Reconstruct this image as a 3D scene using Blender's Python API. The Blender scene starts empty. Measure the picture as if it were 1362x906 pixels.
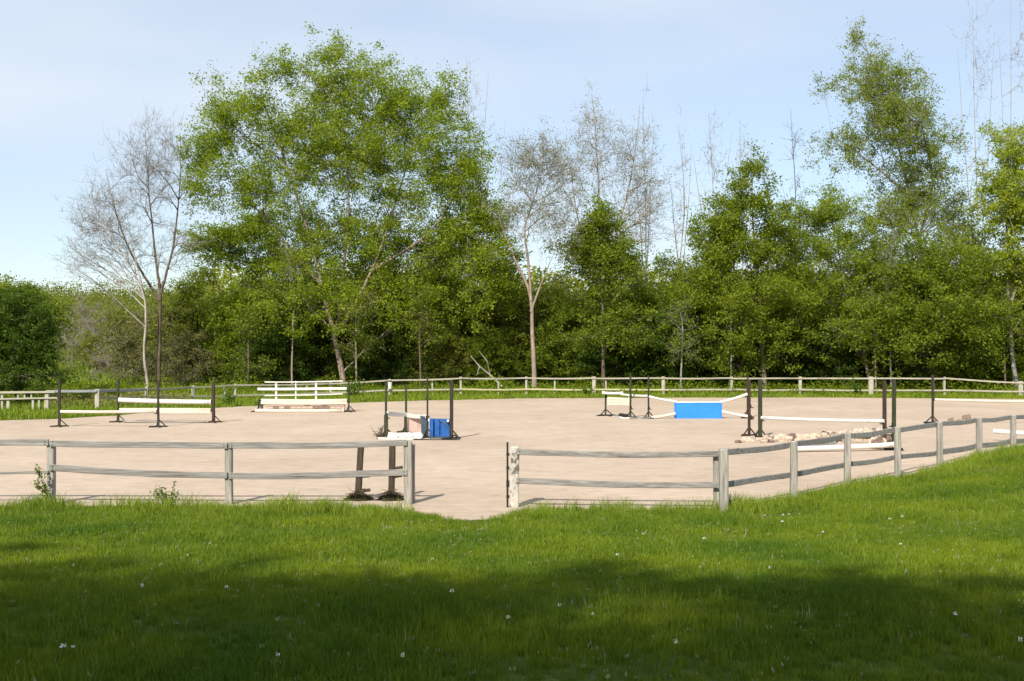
import bpy, math, random
import numpy as np
from mathutils import Vector, noise
from mathutils.geometry import delaunay_2d_cdt
random.seed(7)
R = np.random.default_rng(11)
sc = bpy.context.scene
COL = sc.collection

# ------------------------------------------------------------------ camera
F = 1500.0; CX = 681.0; CY = 453.0; CH = 3.1      # focal length and centre in photo pixels, eye height over the sand
cam = bpy.data.cameras.new('camera'); camo = bpy.data.objects.new('camera', cam); COL.objects.link(camo)
cam.lens = 36 * F / 1362; cam.sensor_width = 36; cam.clip_start = 0.1; cam.clip_end = 6000
camo.location = (0, 0, CH); camo.rotation_euler = (math.radians(90), 0, 0)
sc.camera = camo

# ------------------------------------------------------------------ light
SUN_EL = math.radians(41); SUN_AZ = math.radians(203)   # azimuth clockwise from +Y: behind the viewer, to the left
w = bpy.data.worlds.new('World'); sc.world = w; w.use_nodes = True
nt = w.node_tree; nt.nodes.clear()
def N(nt, t, **kw):
    n = nt.nodes.new(t)
    for k, v in kw.items(): setattr(n, k, v)
    return n
out = N(nt, 'ShaderNodeOutputWorld'); bg = N(nt, 'ShaderNodeBackground')
sky = N(nt, 'ShaderNodeTexSky', sky_type='NISHITA'); sky.sun_disc = False
sky.sun_elevation = SUN_EL; sky.sun_rotation = SUN_AZ
sky.air_density = 1.0; sky.dust_density = 0.15; sky.ozone_density = 3.0
tc = N(nt, 'ShaderNodeTexCoord'); mp = N(nt, 'ShaderNodeMapping'); mp.inputs['Scale'].default_value = (1.0, 1.0, 3.4)
mp.inputs['Location'].default_value = (0.35, 0.2, 0.1)
nz = N(nt, 'ShaderNodeTexNoise'); nz.inputs['Scale'].default_value = 2.1; nz.inputs['Detail'].default_value = 3; nz.inputs['Roughness'].default_value = .45
rp = N(nt, 'ShaderNodeValToRGB'); rp.color_ramp.elements[0].position = .30; rp.color_ramp.elements[1].position = .72
rp.color_ramp.elements[0].color = (.30, .30, .30, 1); rp.color_ramp.elements[1].color = (.95, .95, .95, 1)
mx = N(nt, 'ShaderNodeMix', data_type='RGBA'); mx.inputs['B'].default_value = (5.35, 5.9, 6.55, 1)
nt.links.new(tc.outputs['Generated'], mp.inputs['Vector']); nt.links.new(mp.outputs[0], nz.inputs['Vector'])
nt.links.new(nz.outputs['Fac'], rp.inputs[0]); nt.links.new(rp.outputs[0], mx.inputs['Factor'])
nt.links.new(sky.outputs[0], mx.inputs['A']); nt.links.new(mx.outputs['Result'], bg.inputs[0])
bg.inputs[1].default_value = 0.115
nt.links.new(bg.outputs[0], out.inputs[0])
sl = bpy.data.lights.new('sun', 'SUN'); so = bpy.data.objects.new('sun', sl); COL.objects.link(so)
sl.energy = 5.0; sl.angle = math.radians(0.6); sl.color = (1, .94, .84)
sd = Vector((math.sin(SUN_AZ) * math.cos(SUN_EL), math.cos(SUN_AZ) * math.cos(SUN_EL), math.sin(SUN_EL)))
so.rotation_euler = (-sd).to_track_quat('-Z', 'Y').to_euler(); so.location = (-20, -30, 60)
sc.view_settings.view_transform = 'Standard'; sc.view_settings.look = 'None'
sc.view_settings.exposure = 0.40; sc.view_settings.gamma = 1
sc.cycles.max_bounces = 6; sc.cycles.diffuse_bounces = 3; sc.cycles.transmission_bounces = 3
sc.cycles.use_denoising = True

# ------------------------------------------------------------------ terrain
def sstep(a, b, x):
    t = np.clip((np.asarray(x, float) - a) / (b - a), 0, 1); return t * t * (3 - 2 * t)
def outside(x, y):
    return np.maximum(20.3 - y, ((x - 3.73) - (y - 20.1)) / 1.414)
def ground(x, y):
    x = np.asarray(x, float); y = np.asarray(y, float)
    t = outside(x, y)
    z = .07 * (np.log1p(np.exp(np.clip(t * 3, -30, 30))) / 3 + np.clip(t - 10, 0, None) * 0)
    z = np.minimum(z, 1.42 + 0 * z)
    z = z + .38 * sstep(7.5, 14, x) * sstep(-1.5, 1.5, t) * sstep(60, 30, y)
    far = sstep(72, 150, y)
    z = z + 9.2 * sstep(74, 168, y) + sstep(170, 400, y) * 3.0
    return z
def gz(x, y): return float(ground(x, y))
def at(px, d, z=None):
    x = (px - CX) / F * d
    return Vector((x, d, gz(x, d) if z is None else z))
def zof(py, d): return CH - (py - CY) / F * d      # height of something seen at photo row py at distance d

# ------------------------------------------------------------------ materials
def mat(name, build):
    m = bpy.data.materials.new(name); m.use_nodes = True; t = m.node_tree; t.nodes.clear()
    o = N(t, 'ShaderNodeOutputMaterial'); build(t, o); return m
def noise_col(t, c1, c2, scale, stretch=(1, 1, 1), detail=4, lo=.35, hi=.65, coord='Object', rough=.6):
    c = N(t, 'ShaderNodeTexCoord'); m = N(t, 'ShaderNodeMapping'); m.inputs['Scale'].default_value = stretch
    n = N(t, 'ShaderNodeTexNoise'); n.inputs['Scale'].default_value = scale; n.inputs['Detail'].default_value = detail; n.inputs['Roughness'].default_value = rough
    r = N(t, 'ShaderNodeValToRGB'); r.color_ramp.elements[0].position = lo; r.color_ramp.elements[1].position = hi
    r.color_ramp.elements[0].color = (*c1, 1); r.color_ramp.elements[1].color = (*c2, 1)
    if coord == 'Position':
        g = N(t, 'ShaderNodeNewGeometry'); t.links.new(g.outputs['Position'], m.inputs[0])
    else: t.links.new(c.outputs[coord], m.inputs[0])
    t.links.new(m.outputs[0], n.inputs['Vector']); t.links.new(n.outputs['Fac'], r.inputs[0])
    return r, n
def mixc(t, a, b, f, mode='MIX'):
    m = N(t, 'ShaderNodeMix', data_type='RGBA', blend_type=mode)
    for s, v in (('A', a), ('B', b)):
        if isinstance(v, tuple): m.inputs[s].default_value = (*v, 1)
        else: t.links.new(v, m.inputs[s])
    if isinstance(f, (int, float)): m.inputs['Factor'].default_value = f
    else: t.links.new(f, m.inputs['Factor'])
    return m.outputs['Result']
def surf(t, o, col, rough=.8, bump=None, bs=.3, bd=.02, spec=.3):
    p = N(t, 'ShaderNodeBsdfPrincipled'); p.inputs['Roughness'].default_value = rough
    p.inputs['Specular IOR Level'].default_value = spec
    if isinstance(col, tuple): p.inputs['Base Color'].default_value = (*col, 1)
    else: t.links.new(col, p.inputs['Base Color'])
    if bump is not None:
        b = N(t, 'ShaderNodeBump'); b.inputs['Strength'].default_value = bs; b.inputs['Distance'].default_value = bd
        t.links.new(bump, b.inputs['Height']); t.links.new(b.outputs[0], p.inputs['Normal'])
    t.links.new(p.outputs[0], o.inputs[0]); return p
def painted(name, c1, c2, dirt, stretch=(1, 1, 1), scale=8, rough=.7):
    def b(t, o):
        r, n = noise_col(t, c1, c2, scale, stretch)
        r2, n2 = noise_col(t, (0, 0, 0), (1, 1, 1), scale * .5, stretch, lo=.54, hi=.72)
        surf(t, o, mixc(t, r.outputs[0], dirt, r2.outputs[0]), rough, n.outputs['Fac'], .4, .01)
    return mat(name, b)
def bark(name, c1, c2, scale=6):
    def b(t, o):
        r, n = noise_col(t, c1, c2, scale, (1, 1, .35), detail=5)
        surf(t, o, r.outputs[0], .9, n.outputs['Fac'], .6, .03)
    return mat(name, b)
def leafmat(name, cd, cl, trans=.42, young=None):
    def b(t, o):
        a = N(t, 'ShaderNodeAttribute', attribute_name='tint')
        r = N(t, 'ShaderNodeValToRGB'); r.color_ramp.elements[0].color = (*cd, 1); r.color_ramp.elements[1].color = (*cl, 1)
        if young:
            e = r.color_ramp.elements.new(.93); e.color = (*cl, 1); r.color_ramp.elements[-1].color = (*young, 1)
        t.links.new(a.outputs['Fac'], r.inputs[0])
        d = N(t, 'ShaderNodeBsdfPrincipled'); d.inputs['Roughness'].default_value = .55; d.inputs['Specular IOR Level'].default_value = .25
        tr = N(t, 'ShaderNodeBsdfTranslucent'); ms = N(t, 'ShaderNodeMixShader'); ms.inputs[0].default_value = trans
        t.links.new(r.outputs[0], d.inputs['Base Color'])
        t.links.new(mixc(t, r.outputs[0], (1.35, 1.5, .6), 1.0, 'MULTIPLY'), tr.inputs[0])
        t.links.new(d.outputs[0], ms.inputs[1]); t.links.new(tr.outputs[0], ms.inputs[2]); t.links.new(ms.outputs[0], o.inputs[0])
    return mat(name, b)

M = {}
M['wood_rail'] = painted('weathered rail wood', (.15, .14, .125), (.34, .315, .285), (.07, .06, .05), (.6, 14, 14), 3)
M['wood_post'] = painted('weathered post wood', (.20, .185, .155), (.42, .385, .33), (.08, .07, .06), (12, 12, .7), 3)
M['wood_dark'] = painted('dark brown wood', (.035, .024, .018), (.085, .058, .04), (.02, .015, .012), (10, 10, 1), 3)
def b_mottled(t, o):
    r, n = noise_col(t, (.40, .37, .31), (.52, .48, .41), 8)
    r2, n2 = noise_col(t, (1, 1, 1), (0, 0, 0), 9, (1.2, 1.2, .8), lo=.40, hi=.47)
    surf(t, o, mixc(t, r.outputs[0], (.13, .12, .10), r2.outputs[0]), .8, n2.outputs['Fac'], .5, .01)
M['wood_mottled'] = mat('peeling painted post', b_mottled)
M['far_rail'] = painted('pale far rail', (.30, .27, .20), (.45, .41, .31), (.18, .155, .11), (.5, 10, 10), 2)
M['far_rail_yellow'] = painted('lichen yellow rail', (.40, .37, .19), (.55, .50, .28), (.28, .24, .13), (.5, 10, 10), 2)
M['far_post'] = painted('pale far post', (.33, .30, .22), (.48, .44, .35), (.2, .18, .13), (8, 8, 1), 3)
M['grey_rail'] = painted('silver grey rail', (.27, .27, .28), (.40, .40, .41), (.18, .18, .17), (.5, 10, 10), 2)
M['white'] = painted('white jump paint', (.62, .585, .525), (.72, .69, .63), (.55, .48, .40), (.7, 5, 5), 2.5, .5)
M['cream'] = painted('cream jump paint', (.58, .51, .39), (.66, .60, .48), (.44, .37, .28), (.7, 4, 4), 2.5, .5)
M['blue'] = painted('bright blue panel', (.025, .20, .70), (.035, .24, .80), (.02, .16, .55), (1, 1, 1), 2.5, .45)
M['deep_blue'] = painted('deep blue panel', (.012, .065, .24), (.022, .12, .38), (.008, .035, .12), (1, 1, 1), 4, .45)
M['slate'] = painted('slate blue plastic', (.05, .075, .10), (.075, .10, .13), (.03, .045, .06), (1, 1, 1), 4, .5)
M['pink'] = painted('faded pink panel', (.46, .33, .28), (.55, .41, .36), (.36, .24, .19), (1, 1, 1), 6, .7)
M['metal_dark'] = painted('dark painted upright', (.018, .016, .013), (.035, .030, .024), (.07, .05, .035), (6, 6, .6), 4, .6)
M['metal_green'] = painted('dark green upright', (.016, .021, .010), (.04, .045, .018), (.07, .055, .03), (6, 6, .6), 4, .6)
M['metal_brown'] = painted('rust brown upright', (.028, .016, .011), (.055, .032, .022), (.02, .014, .010), (6, 6, .6), 4, .7)
M['black'] = painted('black rubber', (.012, .012, .012), (.02, .02, .02), (.05, .045, .04), (1, 1, 1), 5, .6)
M['stone'] = painted('pale rubble stone', (.42, .34, .26), (.56, .47, .37), (.20, .15, .11), (1, 1, 1), 5, .9)
M['stone_dark'] = painted('brown rubble stone', (.13, .09, .07), (.28, .20, .15), (.07, .05, .04), (1, 1, 1), 4, .9)
M['brick'] = painted('dull pink brick', (.45, .32, .25), (.56, .43, .34), (.28, .19, .15), (1, 1, 1), 6, .9)
M['brick_dark'] = painted('dark brown brick', (.20, .13, .10), (.30, .21, .17), (.10, .07, .05), (1, 1, 1), 6, .9)
M['twigs'] = painted('dry twigs', (.06, .045, .025), (.14, .11, .06), (.03, .02, .015), (1, 1, 1), 5, .9)
M['bark_brown'] = bark('brown bark', (.07, .05, .035), (.16, .12, .085))
M['bark_grey'] = bark('grey bark', (.17, .155, .135), (.33, .30, .265))
M['bark_pink'] = bark('tan bark', (.20, .15, .11), (.34, .26, .20))
M['bark_white'] = bark('pale birch bark', (.24, .20, .165), (.46, .41, .36), 3)
M['twig_pale'] = bark('pale bare twigs', (.24, .20, .165), (.36, .31, .26))
M['leaf_mid'] = leafmat('spring leaves', (.10, .15, .008), (.235, .285, .016), .5, (.33, .31, .04))
M['leaf_bright'] = leafmat('bright spring leaves', (.13, .185, .008), (.28, .345, .018), .5, (.38, .36, .06))
M['leaf_dark'] = leafmat('dark leaves', (.030, .062, .005), (.095, .155, .010), .42)
M['leaf_olive'] = leafmat('olive leaves', (.11, .13, .014), (.235, .25, .03), .45, (.30, .26, .07))
M['leaf_brown'] = leafmat('brownish bud leaves', (.13, .125, .04), (.25, .235, .075), .4)
M['leaf_yellow'] = leafmat('yellow green leaves', (.19, .235, .012), (.38, .42, .035), .5, (.44, .42, .07))
M['bud'] = leafmat('pale buds', (.22, .16, .10), (.38, .30, .18), .3)
M['petal'] = leafmat('white petals', (.70, .70, .66), (.8, .8, .78), .3)
M['leaf_grass'] = leafmat('weed leaves', (.065, .12, .012), (.16, .23, .03), .45)

def grass_mat(name, c1, c2, c3, trans=.35):
    def b(t, o):
        r, n = noise_col(t, c1, c2, .55, detail=4, lo=.3, hi=.7, coord='Position')
        a = N(t, 'ShaderNodeAttribute', attribute_name='tint')
        c = mixc(t, r.outputs[0], c3, a.outputs['Fac'])
        d = N(t, 'ShaderNodeBsdfPrincipled'); d.inputs['Roughness'].default_value = .5; d.inputs['Specular IOR Level'].default_value = .2
        tr = N(t, 'ShaderNodeBsdfTranslucent'); ms = N(t, 'ShaderNodeMixShader'); ms.inputs[0].default_value = trans
        t.links.new(c, d.inputs['Base Color']); t.links.new(c, tr.inputs[0])
        t.links.new(d.outputs[0], ms.inputs[1]); t.links.new(tr.outputs[0], ms.inputs[2]); t.links.new(ms.outputs[0], o.inputs[0])
    return mat(name, b)
M['grass'] = grass_mat('lawn grass', (.072, .145, .009), (.205, .262, .012), (.44, .42, .10))
M['grass_tall'] = grass_mat('rank grass', (.14, .215, .012), (.24, .31, .02), (.42, .42, .12))
M['straw'] = grass_mat('seed heads', (.30, .29, .14), (.38, .34, .20), (.55, .50, .36))

def b_ground(t, o):
    r, n = noise_col(t, (.05, .08, .006), (.09, .13, .010), .8, coord='Position')
    r2, n2 = noise_col(t, (0, 0, 0), (1, 1, 1), .13, lo=.45, hi=.7, coord='Position')
    c = mixc(t, r.outputs[0], (.08, .11, .015), r2.outputs[0])
    r3, n3 = noise_col(t, (.6, .6, .6), (1.25, 1.25, 1.25), 30, coord='Position', detail=3)
    surf(t, o, mixc(t, c, r3.outputs[0], .8, 'MULTIPLY'), .9, n3.outputs['Fac'], .6, .03)
M['ground'] = mat('grass ground', b_ground)
def b_sand(t, o):
    r, n = noise_col(t, (.43, .335, .25), (.50, .395, .30), .25, (1, 1, 1), 5, coord='Position')
    r2, n2 = noise_col(t, (.86, .86, .86), (1.08, 1.08, 1.08), 3.2, (.5, 1.2, 1), 6, coord='Position', rough=.7)
    r3, n3 = noise_col(t, (0, 0, 0), (1, 1, 1), 22, (1, 1, 1), 3, coord='Position')
    h = N(t, 'ShaderNodeMath', operation='MULTIPLY_ADD'); t.links.new(n3.outputs['Fac'], h.inputs[0]); h.inputs[1].default_value = .4; t.links.new(n2.outputs['Fac'], h.inputs[2])
    v = N(t, 'ShaderNodeTexVoronoi', feature='SMOOTH_F1'); v.inputs['Scale'].default_value = 2.6
    g = N(t, 'ShaderNodeNewGeometry'); t.links.new(g.outputs['Position'], v.inputs['Vector'])
    vr = N(t, 'ShaderNodeValToRGB'); vr.color_ramp.elements[0].position = .05; vr.color_ramp.elements[1].position = .32; vr.color_ramp.elements[0].color = (.78, .75, .72, 1)
    t.links.new(v.outputs['Distance'], vr.inputs[0])
    r4, n4 = noise_col(t, (0, 0, 0), (1, 1, 1), .35, lo=.45, hi=.62, coord='Position')      # where the sand is trodden
    tr = mixc(t, (1.0, 1.0, 1.0), vr.outputs[0], r4.outputs[0])
    h2 = N(t, 'ShaderNodeMath', operation='ADD'); t.links.new(h.outputs[0], h2.inputs[0]); t.links.new(tr, h2.inputs[1])
    cc = mixc(t, mixc(t, r.outputs[0], r2.outputs[0], 1.0, 'MULTIPLY'), tr, .6, 'MULTIPLY')
    surf(t, o, cc, .95, h2.outputs[0], .6, .04, .1)
M['sand'] = mat('arena sand', b_sand)
def b_litter(t, o):
    r, n = noise_col(t, (.02, .025, .010), (.055, .06, .02), 1.5, coord='Position')
    surf(t, o, r.outputs[0], .95, n.outputs['Fac'], .6, .05)
M['litter'] = mat('woodland floor', b_litter)

# ------------------------------------------------------------------ object helpers
def tag(o, label=None, cat=None, group=None, kind=None):
    if label: o['label'] = label
    if cat: o['category'] = cat
    if group: o['group'] = group
    if kind: o['kind'] = kind
    return o
def empty(name, loc, label, cat, group=None, rz=0):
    o = bpy.data.objects.new(name, None); COL.objects.link(o); o.location = loc; o.rotation_euler = (0, 0, rz)
    o.empty_display_size = .2
    return tag(o, label, cat, group)
def mesh_np(name, V, faces_flat, loop_tot, material, parent=None, tint=None, smooth=False):
    """V Nx3, faces_flat indices, loop_tot per face"""
    me = bpy.data.meshes.new(name)
    me.vertices.add(len(V)); me.vertices.foreach_set('co', np.asarray(V, np.float32).ravel())
    me.loops.add(len(faces_flat)); me.loops.foreach_set('vertex_index', np.asarray(faces_flat, np.int32))
    me.polygons.add(len(loop_tot))
    ls = np.concatenate(([0], np.cumsum(loop_tot)[:-1])).astype(np.int32)
    me.polygons.foreach_set('loop_start', ls)
    me.polygons.foreach_set('loop_total', np.asarray(loop_tot, np.int32))
    if smooth: me.polygons.foreach_set('use_smooth', np.ones(len(loop_tot), bool))
    if tint is not None:
        a = me.attributes.new('tint', 'FLOAT', 'POINT'); a.data.foreach_set('value', np.asarray(tint, np.float32))
    me.update(calc_edges=True)
    if material: me.materials.append(material)
    o = bpy.data.objects.new(name, me); COL.objects.link(o)
    if parent: o.parent = parent
    return o
class MB:
    def __init__(s, org=(0, 0, 0)): s.v = []; s.f = []; s.o = Vector(org)
    def loft(s, secs, cap=True):
        n = len(secs[0]); b = len(s.v)
        for q in secs: s.v += [tuple(Vector(p) - s.o) for p in q]
        for i in range(len(secs) - 1):
            for k in range(n):
                a = b + i * n + k; c = b + i * n + (k + 1) % n
                s.f.append((a, c, c + n, a + n))
        if cap:
            s.f.append(tuple(b + k for k in range(n))[::-1]); e = b + (len(secs) - 1) * n
            s.f.append(tuple(e + k for k in range(n)))
        return s
    def beam(s, p0, p1, wd, ht, seg=1, ch=.12, warp=0, up=(0, 0, 1), cap=None, jit=0):
        p0 = Vector(p0); p1 = Vector(p1); d = (p1 - p0).normalized(); up = Vector(up)
        if abs(d.dot(up)) > .95: up = Vector((0, 1, 0))
        sx = d.cross(up).normalized(); u = sx.cross(d).normalized()
        c = min(wd, ht) * ch
        sh = [(-wd / 2 + c, -ht / 2), (wd / 2 - c, -ht / 2), (wd / 2, -ht / 2 + c), (wd / 2, ht / 2 - c), (wd / 2 - c, ht / 2), (-wd / 2 + c, ht / 2), (-wd / 2, ht / 2 - c), (-wd / 2, -ht / 2 + c)]
        secs = []; ph = random.uniform(0, 9)
        ts = [i / seg for i in range(seg + 1)]
        L = (p1 - p0).length
        for t in ts:
            o = u * (warp * (math.sin(ph + t * 5) * .6 - math.sin(t * math.pi) * .8)) + sx * (warp * .5 * math.sin(ph * 2 + t * 4))
            j = 1 + (random.uniform(-jit, jit) if jit else 0)
            secs.append([p0 + d * (L * t) + o + sx * (a * j) + u * (b * j) for a, b in sh])
        if cap:
            t = secs[-1]; cc = sum(t, Vector()) / 8
            secs.append([cc + (p - cc) * .7 + d * cap for p in t])
        s.loft(secs); return s
    def box(s, c, sz, rz=0, ch=.06):
        c = Vector(c); dx = Vector((math.cos(rz), math.sin(rz), 0)) * (sz[0] / 2)
        s.beam(c - dx, c + dx, sz[1], sz[2], 1, ch); return s
    def tube(s, pts, rad, n=8, cap=True):
        pts = [Vector(p) for p in pts]; secs = []
        if not hasattr(rad, '__len__'): rad = [rad] * len(pts)
        for i, p in enumerate(pts):
            d = (pts[min(i + 1, len(pts) - 1)] - pts[max(i - 1, 0)]).normalized()
            up = Vector((0, 0, 1)) if abs(d.z) < .9 else Vector((0, 1, 0))
            a = d.cross(up).normalized(); b = a.cross(d).normalized()
            secs.append([p + (a * math.cos(2 * math.pi * k / n) + b * math.sin(2 * math.pi * k / n)) * rad[i] for k in range(n)])
        s.loft(secs, cap); return s
    def stone(s, c, sz, jit=.22):
        c = Vector(c); b = len(s.v)
        rz = random.uniform(0, 3); ca, sa = math.cos(rz) , math.sin(rz)
        pts = []
        for k in range(3):
            zz = (-.5, .05, .5)[k]; rr = (.46, .52, .34)[k]
            ring = []
            for i in range(6):
                a = i * math.pi / 3 + .3
                x = math.cos(a) * rr * sz[0] * (1 + random.uniform(-jit, jit)); y = math.sin(a) * rr * sz[1] * (1 + random.uniform(-jit, jit))
                ring.append(c + Vector((x, y, zz * sz[2] * (1 + random.uniform(-jit, jit) * .5))))
            pts.append(ring)
        s.loft(pts); return s
    def build(s, name, m, parent=None, smooth=False):
        me = bpy.data.meshes.new(name); me.from_pydata(s.v, [], s.f); me.materials.append(m)
        if smooth: me.polygons.foreach_set('use_smooth', [True] * len(me.polygons))
        me.update(); o = bpy.data.objects.new(name, me); COL.objects.link(o)
        if parent: o.parent = parent
        else: o.location = s.o
        return o

# ------------------------------------------------------------------ ground sheets
def axis(pts):
    out = []
    for a, b, st in pts: out += list(np.arange(a, b, st))
    return np.array(out + [pts[-1][1]])
gx = axis([(-2500, -400, 300), (-400, -60, 20), (-60, -16, 2), (-16, 18, .4), (18, 60, 2), (60, 400, 20), (400, 2500, 300)])
gy = axis([(-400, -60, 40), (-60, 0, 3), (0, 32, .4), (32, 80, 2), (80, 400, 10), (400, 3000, 200)])
X, Y = np.meshgrid(gx, gy); Z = ground(X, Y)
bump = np.array([noise.noise(Vector((a * .35, b * .35, 0))) for a, b in zip(X.ravel(), Y.ravel())]).reshape(X.shape)
Z = Z + bump * .05 * sstep(1.2, 4, outside(X, Y))
Zgrid = Z
V = np.stack([X, Y, Z], -1).reshape(-1, 3); nx = len(gx); ny = len(gy)
ii = (np.arange(ny - 1)[:, None] * nx + np.arange(nx - 1)[None]).ravel()
fc = np.stack([ii, ii + 1, ii + nx + 1, ii + nx], -1).ravel()
g = mesh_np('grass_field', V, fc, [4] * len(ii), M['ground'], smooth=True); tag(g, kind='structure')
def gridz(x, y):
    x = np.asarray(x, float); y = np.asarray(y, float)
    i = np.clip(np.searchsorted(gx, x) - 1, 0, nx - 2); j = np.clip(np.searchsorted(gy, y) - 1, 0, ny - 2)
    u = (x - gx[i]) / (gx[i + 1] - gx[i]); v = (y - gy[j]) / (gy[j + 1] - gy[j])
    return (Zgrid[j, i] * (1 - u) * (1 - v) + Zgrid[j, i + 1] * u * (1 - v) + Zgrid[j + 1, i] * (1 - u) * v + Zgrid[j + 1, i + 1] * u * v)

# arena sand, with the tongue of sand running out through the gate opening
far_edge = [(-200, 41.5), (0, 43.6), (80, 44.5), (155, 46.5), (200, 48.6), (250, 50.5), (310, 52.5), (390, 54.5), (470, 56), (560, 58.0), (700, 60.2), (900, 61), (1100, 61.2), (1362, 59.6), (1500, 58)]
def edge_pts():
    pts = [((px - CX) / F * d, d) for px, d in far_edge]
    near = [(30, 46.3), (17.5, 33.9), (13, 29.4), (10.1, 26.55), (7.02, 23.5), (3.9, 20.45), (2.5, 20.35), (.55, 20.3), (.05, 19.9), (-.25, 19.1), (-.45, 18.75), (-.8, 18.6), (-1.15, 18.8), (-1.5, 19.4), (-1.95, 20.2), (-3.2, 20.9), (-5, 21.0), (-9.5, 21.1), (-14, 21.1), (-20, 21.2)]
    poly = pts + near; res = []
    for i in range(len(poly)):
        a = Vector(poly[i]); b = Vector(poly[(i + 1) % len(poly)]); n = max(1, int((b - a).length / .4))
        if (b - a).length > 8 and i >= len(poly) - 1: n = 6
        for k in range(n):
            p = a.lerp(b, k / n); am = .12 if k or n < 3 else .03
            res.append(Vector((p.x + am * noise.noise(Vector((p.x * 1.7, p.y * 1.7, 3))), p.y + 1.3 * am * noise.noise(Vector((p.x * 1.3, p.y * 1.3, 9))))))
    return res
bd = edge_pts(); nb = len(bd)
inner = [Vector((x, y)) for x in np.arange(-3, 2, .2) for y in np.arange(18.3, 22, .2)] + [Vector((x, y)) for x in np.arange(-24, 26, 2) for y in np.arange(22, 62, 2)]
r_ = delaunay_2d_cdt(bd + inner, [], [list(range(nb))], 1, 1e-4)
vv = np.array([(p.x, p.y) for p in r_[0]]); zz = np.maximum(gridz(vv[:, 0], vv[:, 1]), 0) + .012
me = bpy.data.meshes.new('riding_arena_sand'); me.from_pydata([(a, b, c) for (a, b), c in zip(vv, zz)], [], [tuple(f) for f in r_[2]])
me.materials.append(M['sand']); so_ = bpy.data.objects.new('arena_sand', me); COL.objects.link(so_); tag(so_, kind='structure')
poly_np = np.array([(p.x, p.y) for p in bd])
def in_sand(x, y):
    x = np.asarray(x); y = np.asarray(y); ins = np.zeros(x.shape, bool); j = nb - 1
    for i in range(nb):
        xi, yi = poly_np[i]; xj, yj = poly_np[j]
        if yi != yj:
            c = ((yi > y) != (yj > y)) & (x < (xj - xi) * (y - yi) / (yj - yi) + xi); ins ^= c
        j = i
    return ins
# woodland floor under the trees
xs = np.arange(-90, 92, 3.0); ys = np.arange(65.5, 100, 3.0); X2, Y2 = np.meshgrid(xs, ys)
Y2 = Y2 + 1.2 * np.sin(X2 * .35) * (Y2 < 66)
keep_left = X2 < -26
X3 = np.where(keep_left, -26 + 0 * X2, X2)
V = np.stack([X2, Y2, gridz(X2, Y2) + .02], -1)[:, 21:].reshape(-1, 3); n2 = len(xs) - 21; m2 = len(ys)
ii = (np.arange(m2 - 1)[:, None] * n2 + np.arange(n2 - 1)[None]).ravel()
wf = mesh_np('woodland_floor', V, np.stack([ii, ii + 1, ii + n2 + 1, ii + n2], -1).ravel(), [4] * len(ii), M['litter'], smooth=True); tag(wf, kind='structure')

# ------------------------------------------------------------------ grass (tufts instanced on scattered points)
def tuft(name, n, rad, h, wd, m, lean=.35, tintp=.5):
    V = []; F_ = []; L = []; T = []
    for i in range(n):
        a = random.uniform(0, 6.28); r = rad * math.sqrt(random.random()); bx, by = r * math.cos(a), r * math.sin(a)
        hh = h * random.uniform(.55, 1.1); ww = wd * random.uniform(.7, 1.2); th = random.uniform(0, 6.28)
        dx, dy = math.cos(th), math.sin(th); le = hh * lean * random.uniform(.2, 1.3); la = random.uniform(0, 6.28); lx, ly = le * math.cos(la), le * math.sin(la)
        b = len(V)
        V += [(bx - dx * ww / 2, by - dy * ww / 2, -.01), (bx + dx * ww / 2, by + dy * ww / 2, -.01),
              (bx + lx * .35 + dx * ww * .4, by + ly * .35 + dy * ww * .4, hh * .6), (bx + lx * .35 - dx * ww * .4, by + ly * .35 - dy * ww * .4, hh * .6),
              (bx + lx, by + ly, hh * .97)]
        F_ += [b, b + 1, b + 2, b + 3, b + 3, b + 2, b + 4]; L += [4, 3]
        tt = max(0, random.gauss(0, .3)) * tintp; T += [tt * .3, tt * .3, tt * .8, tt * .8, tt]
    o = mesh_np(name, V, F_, L, m, tint=T); me = o.data; bpy.data.objects.remove(o); return me
SRC = []
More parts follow.
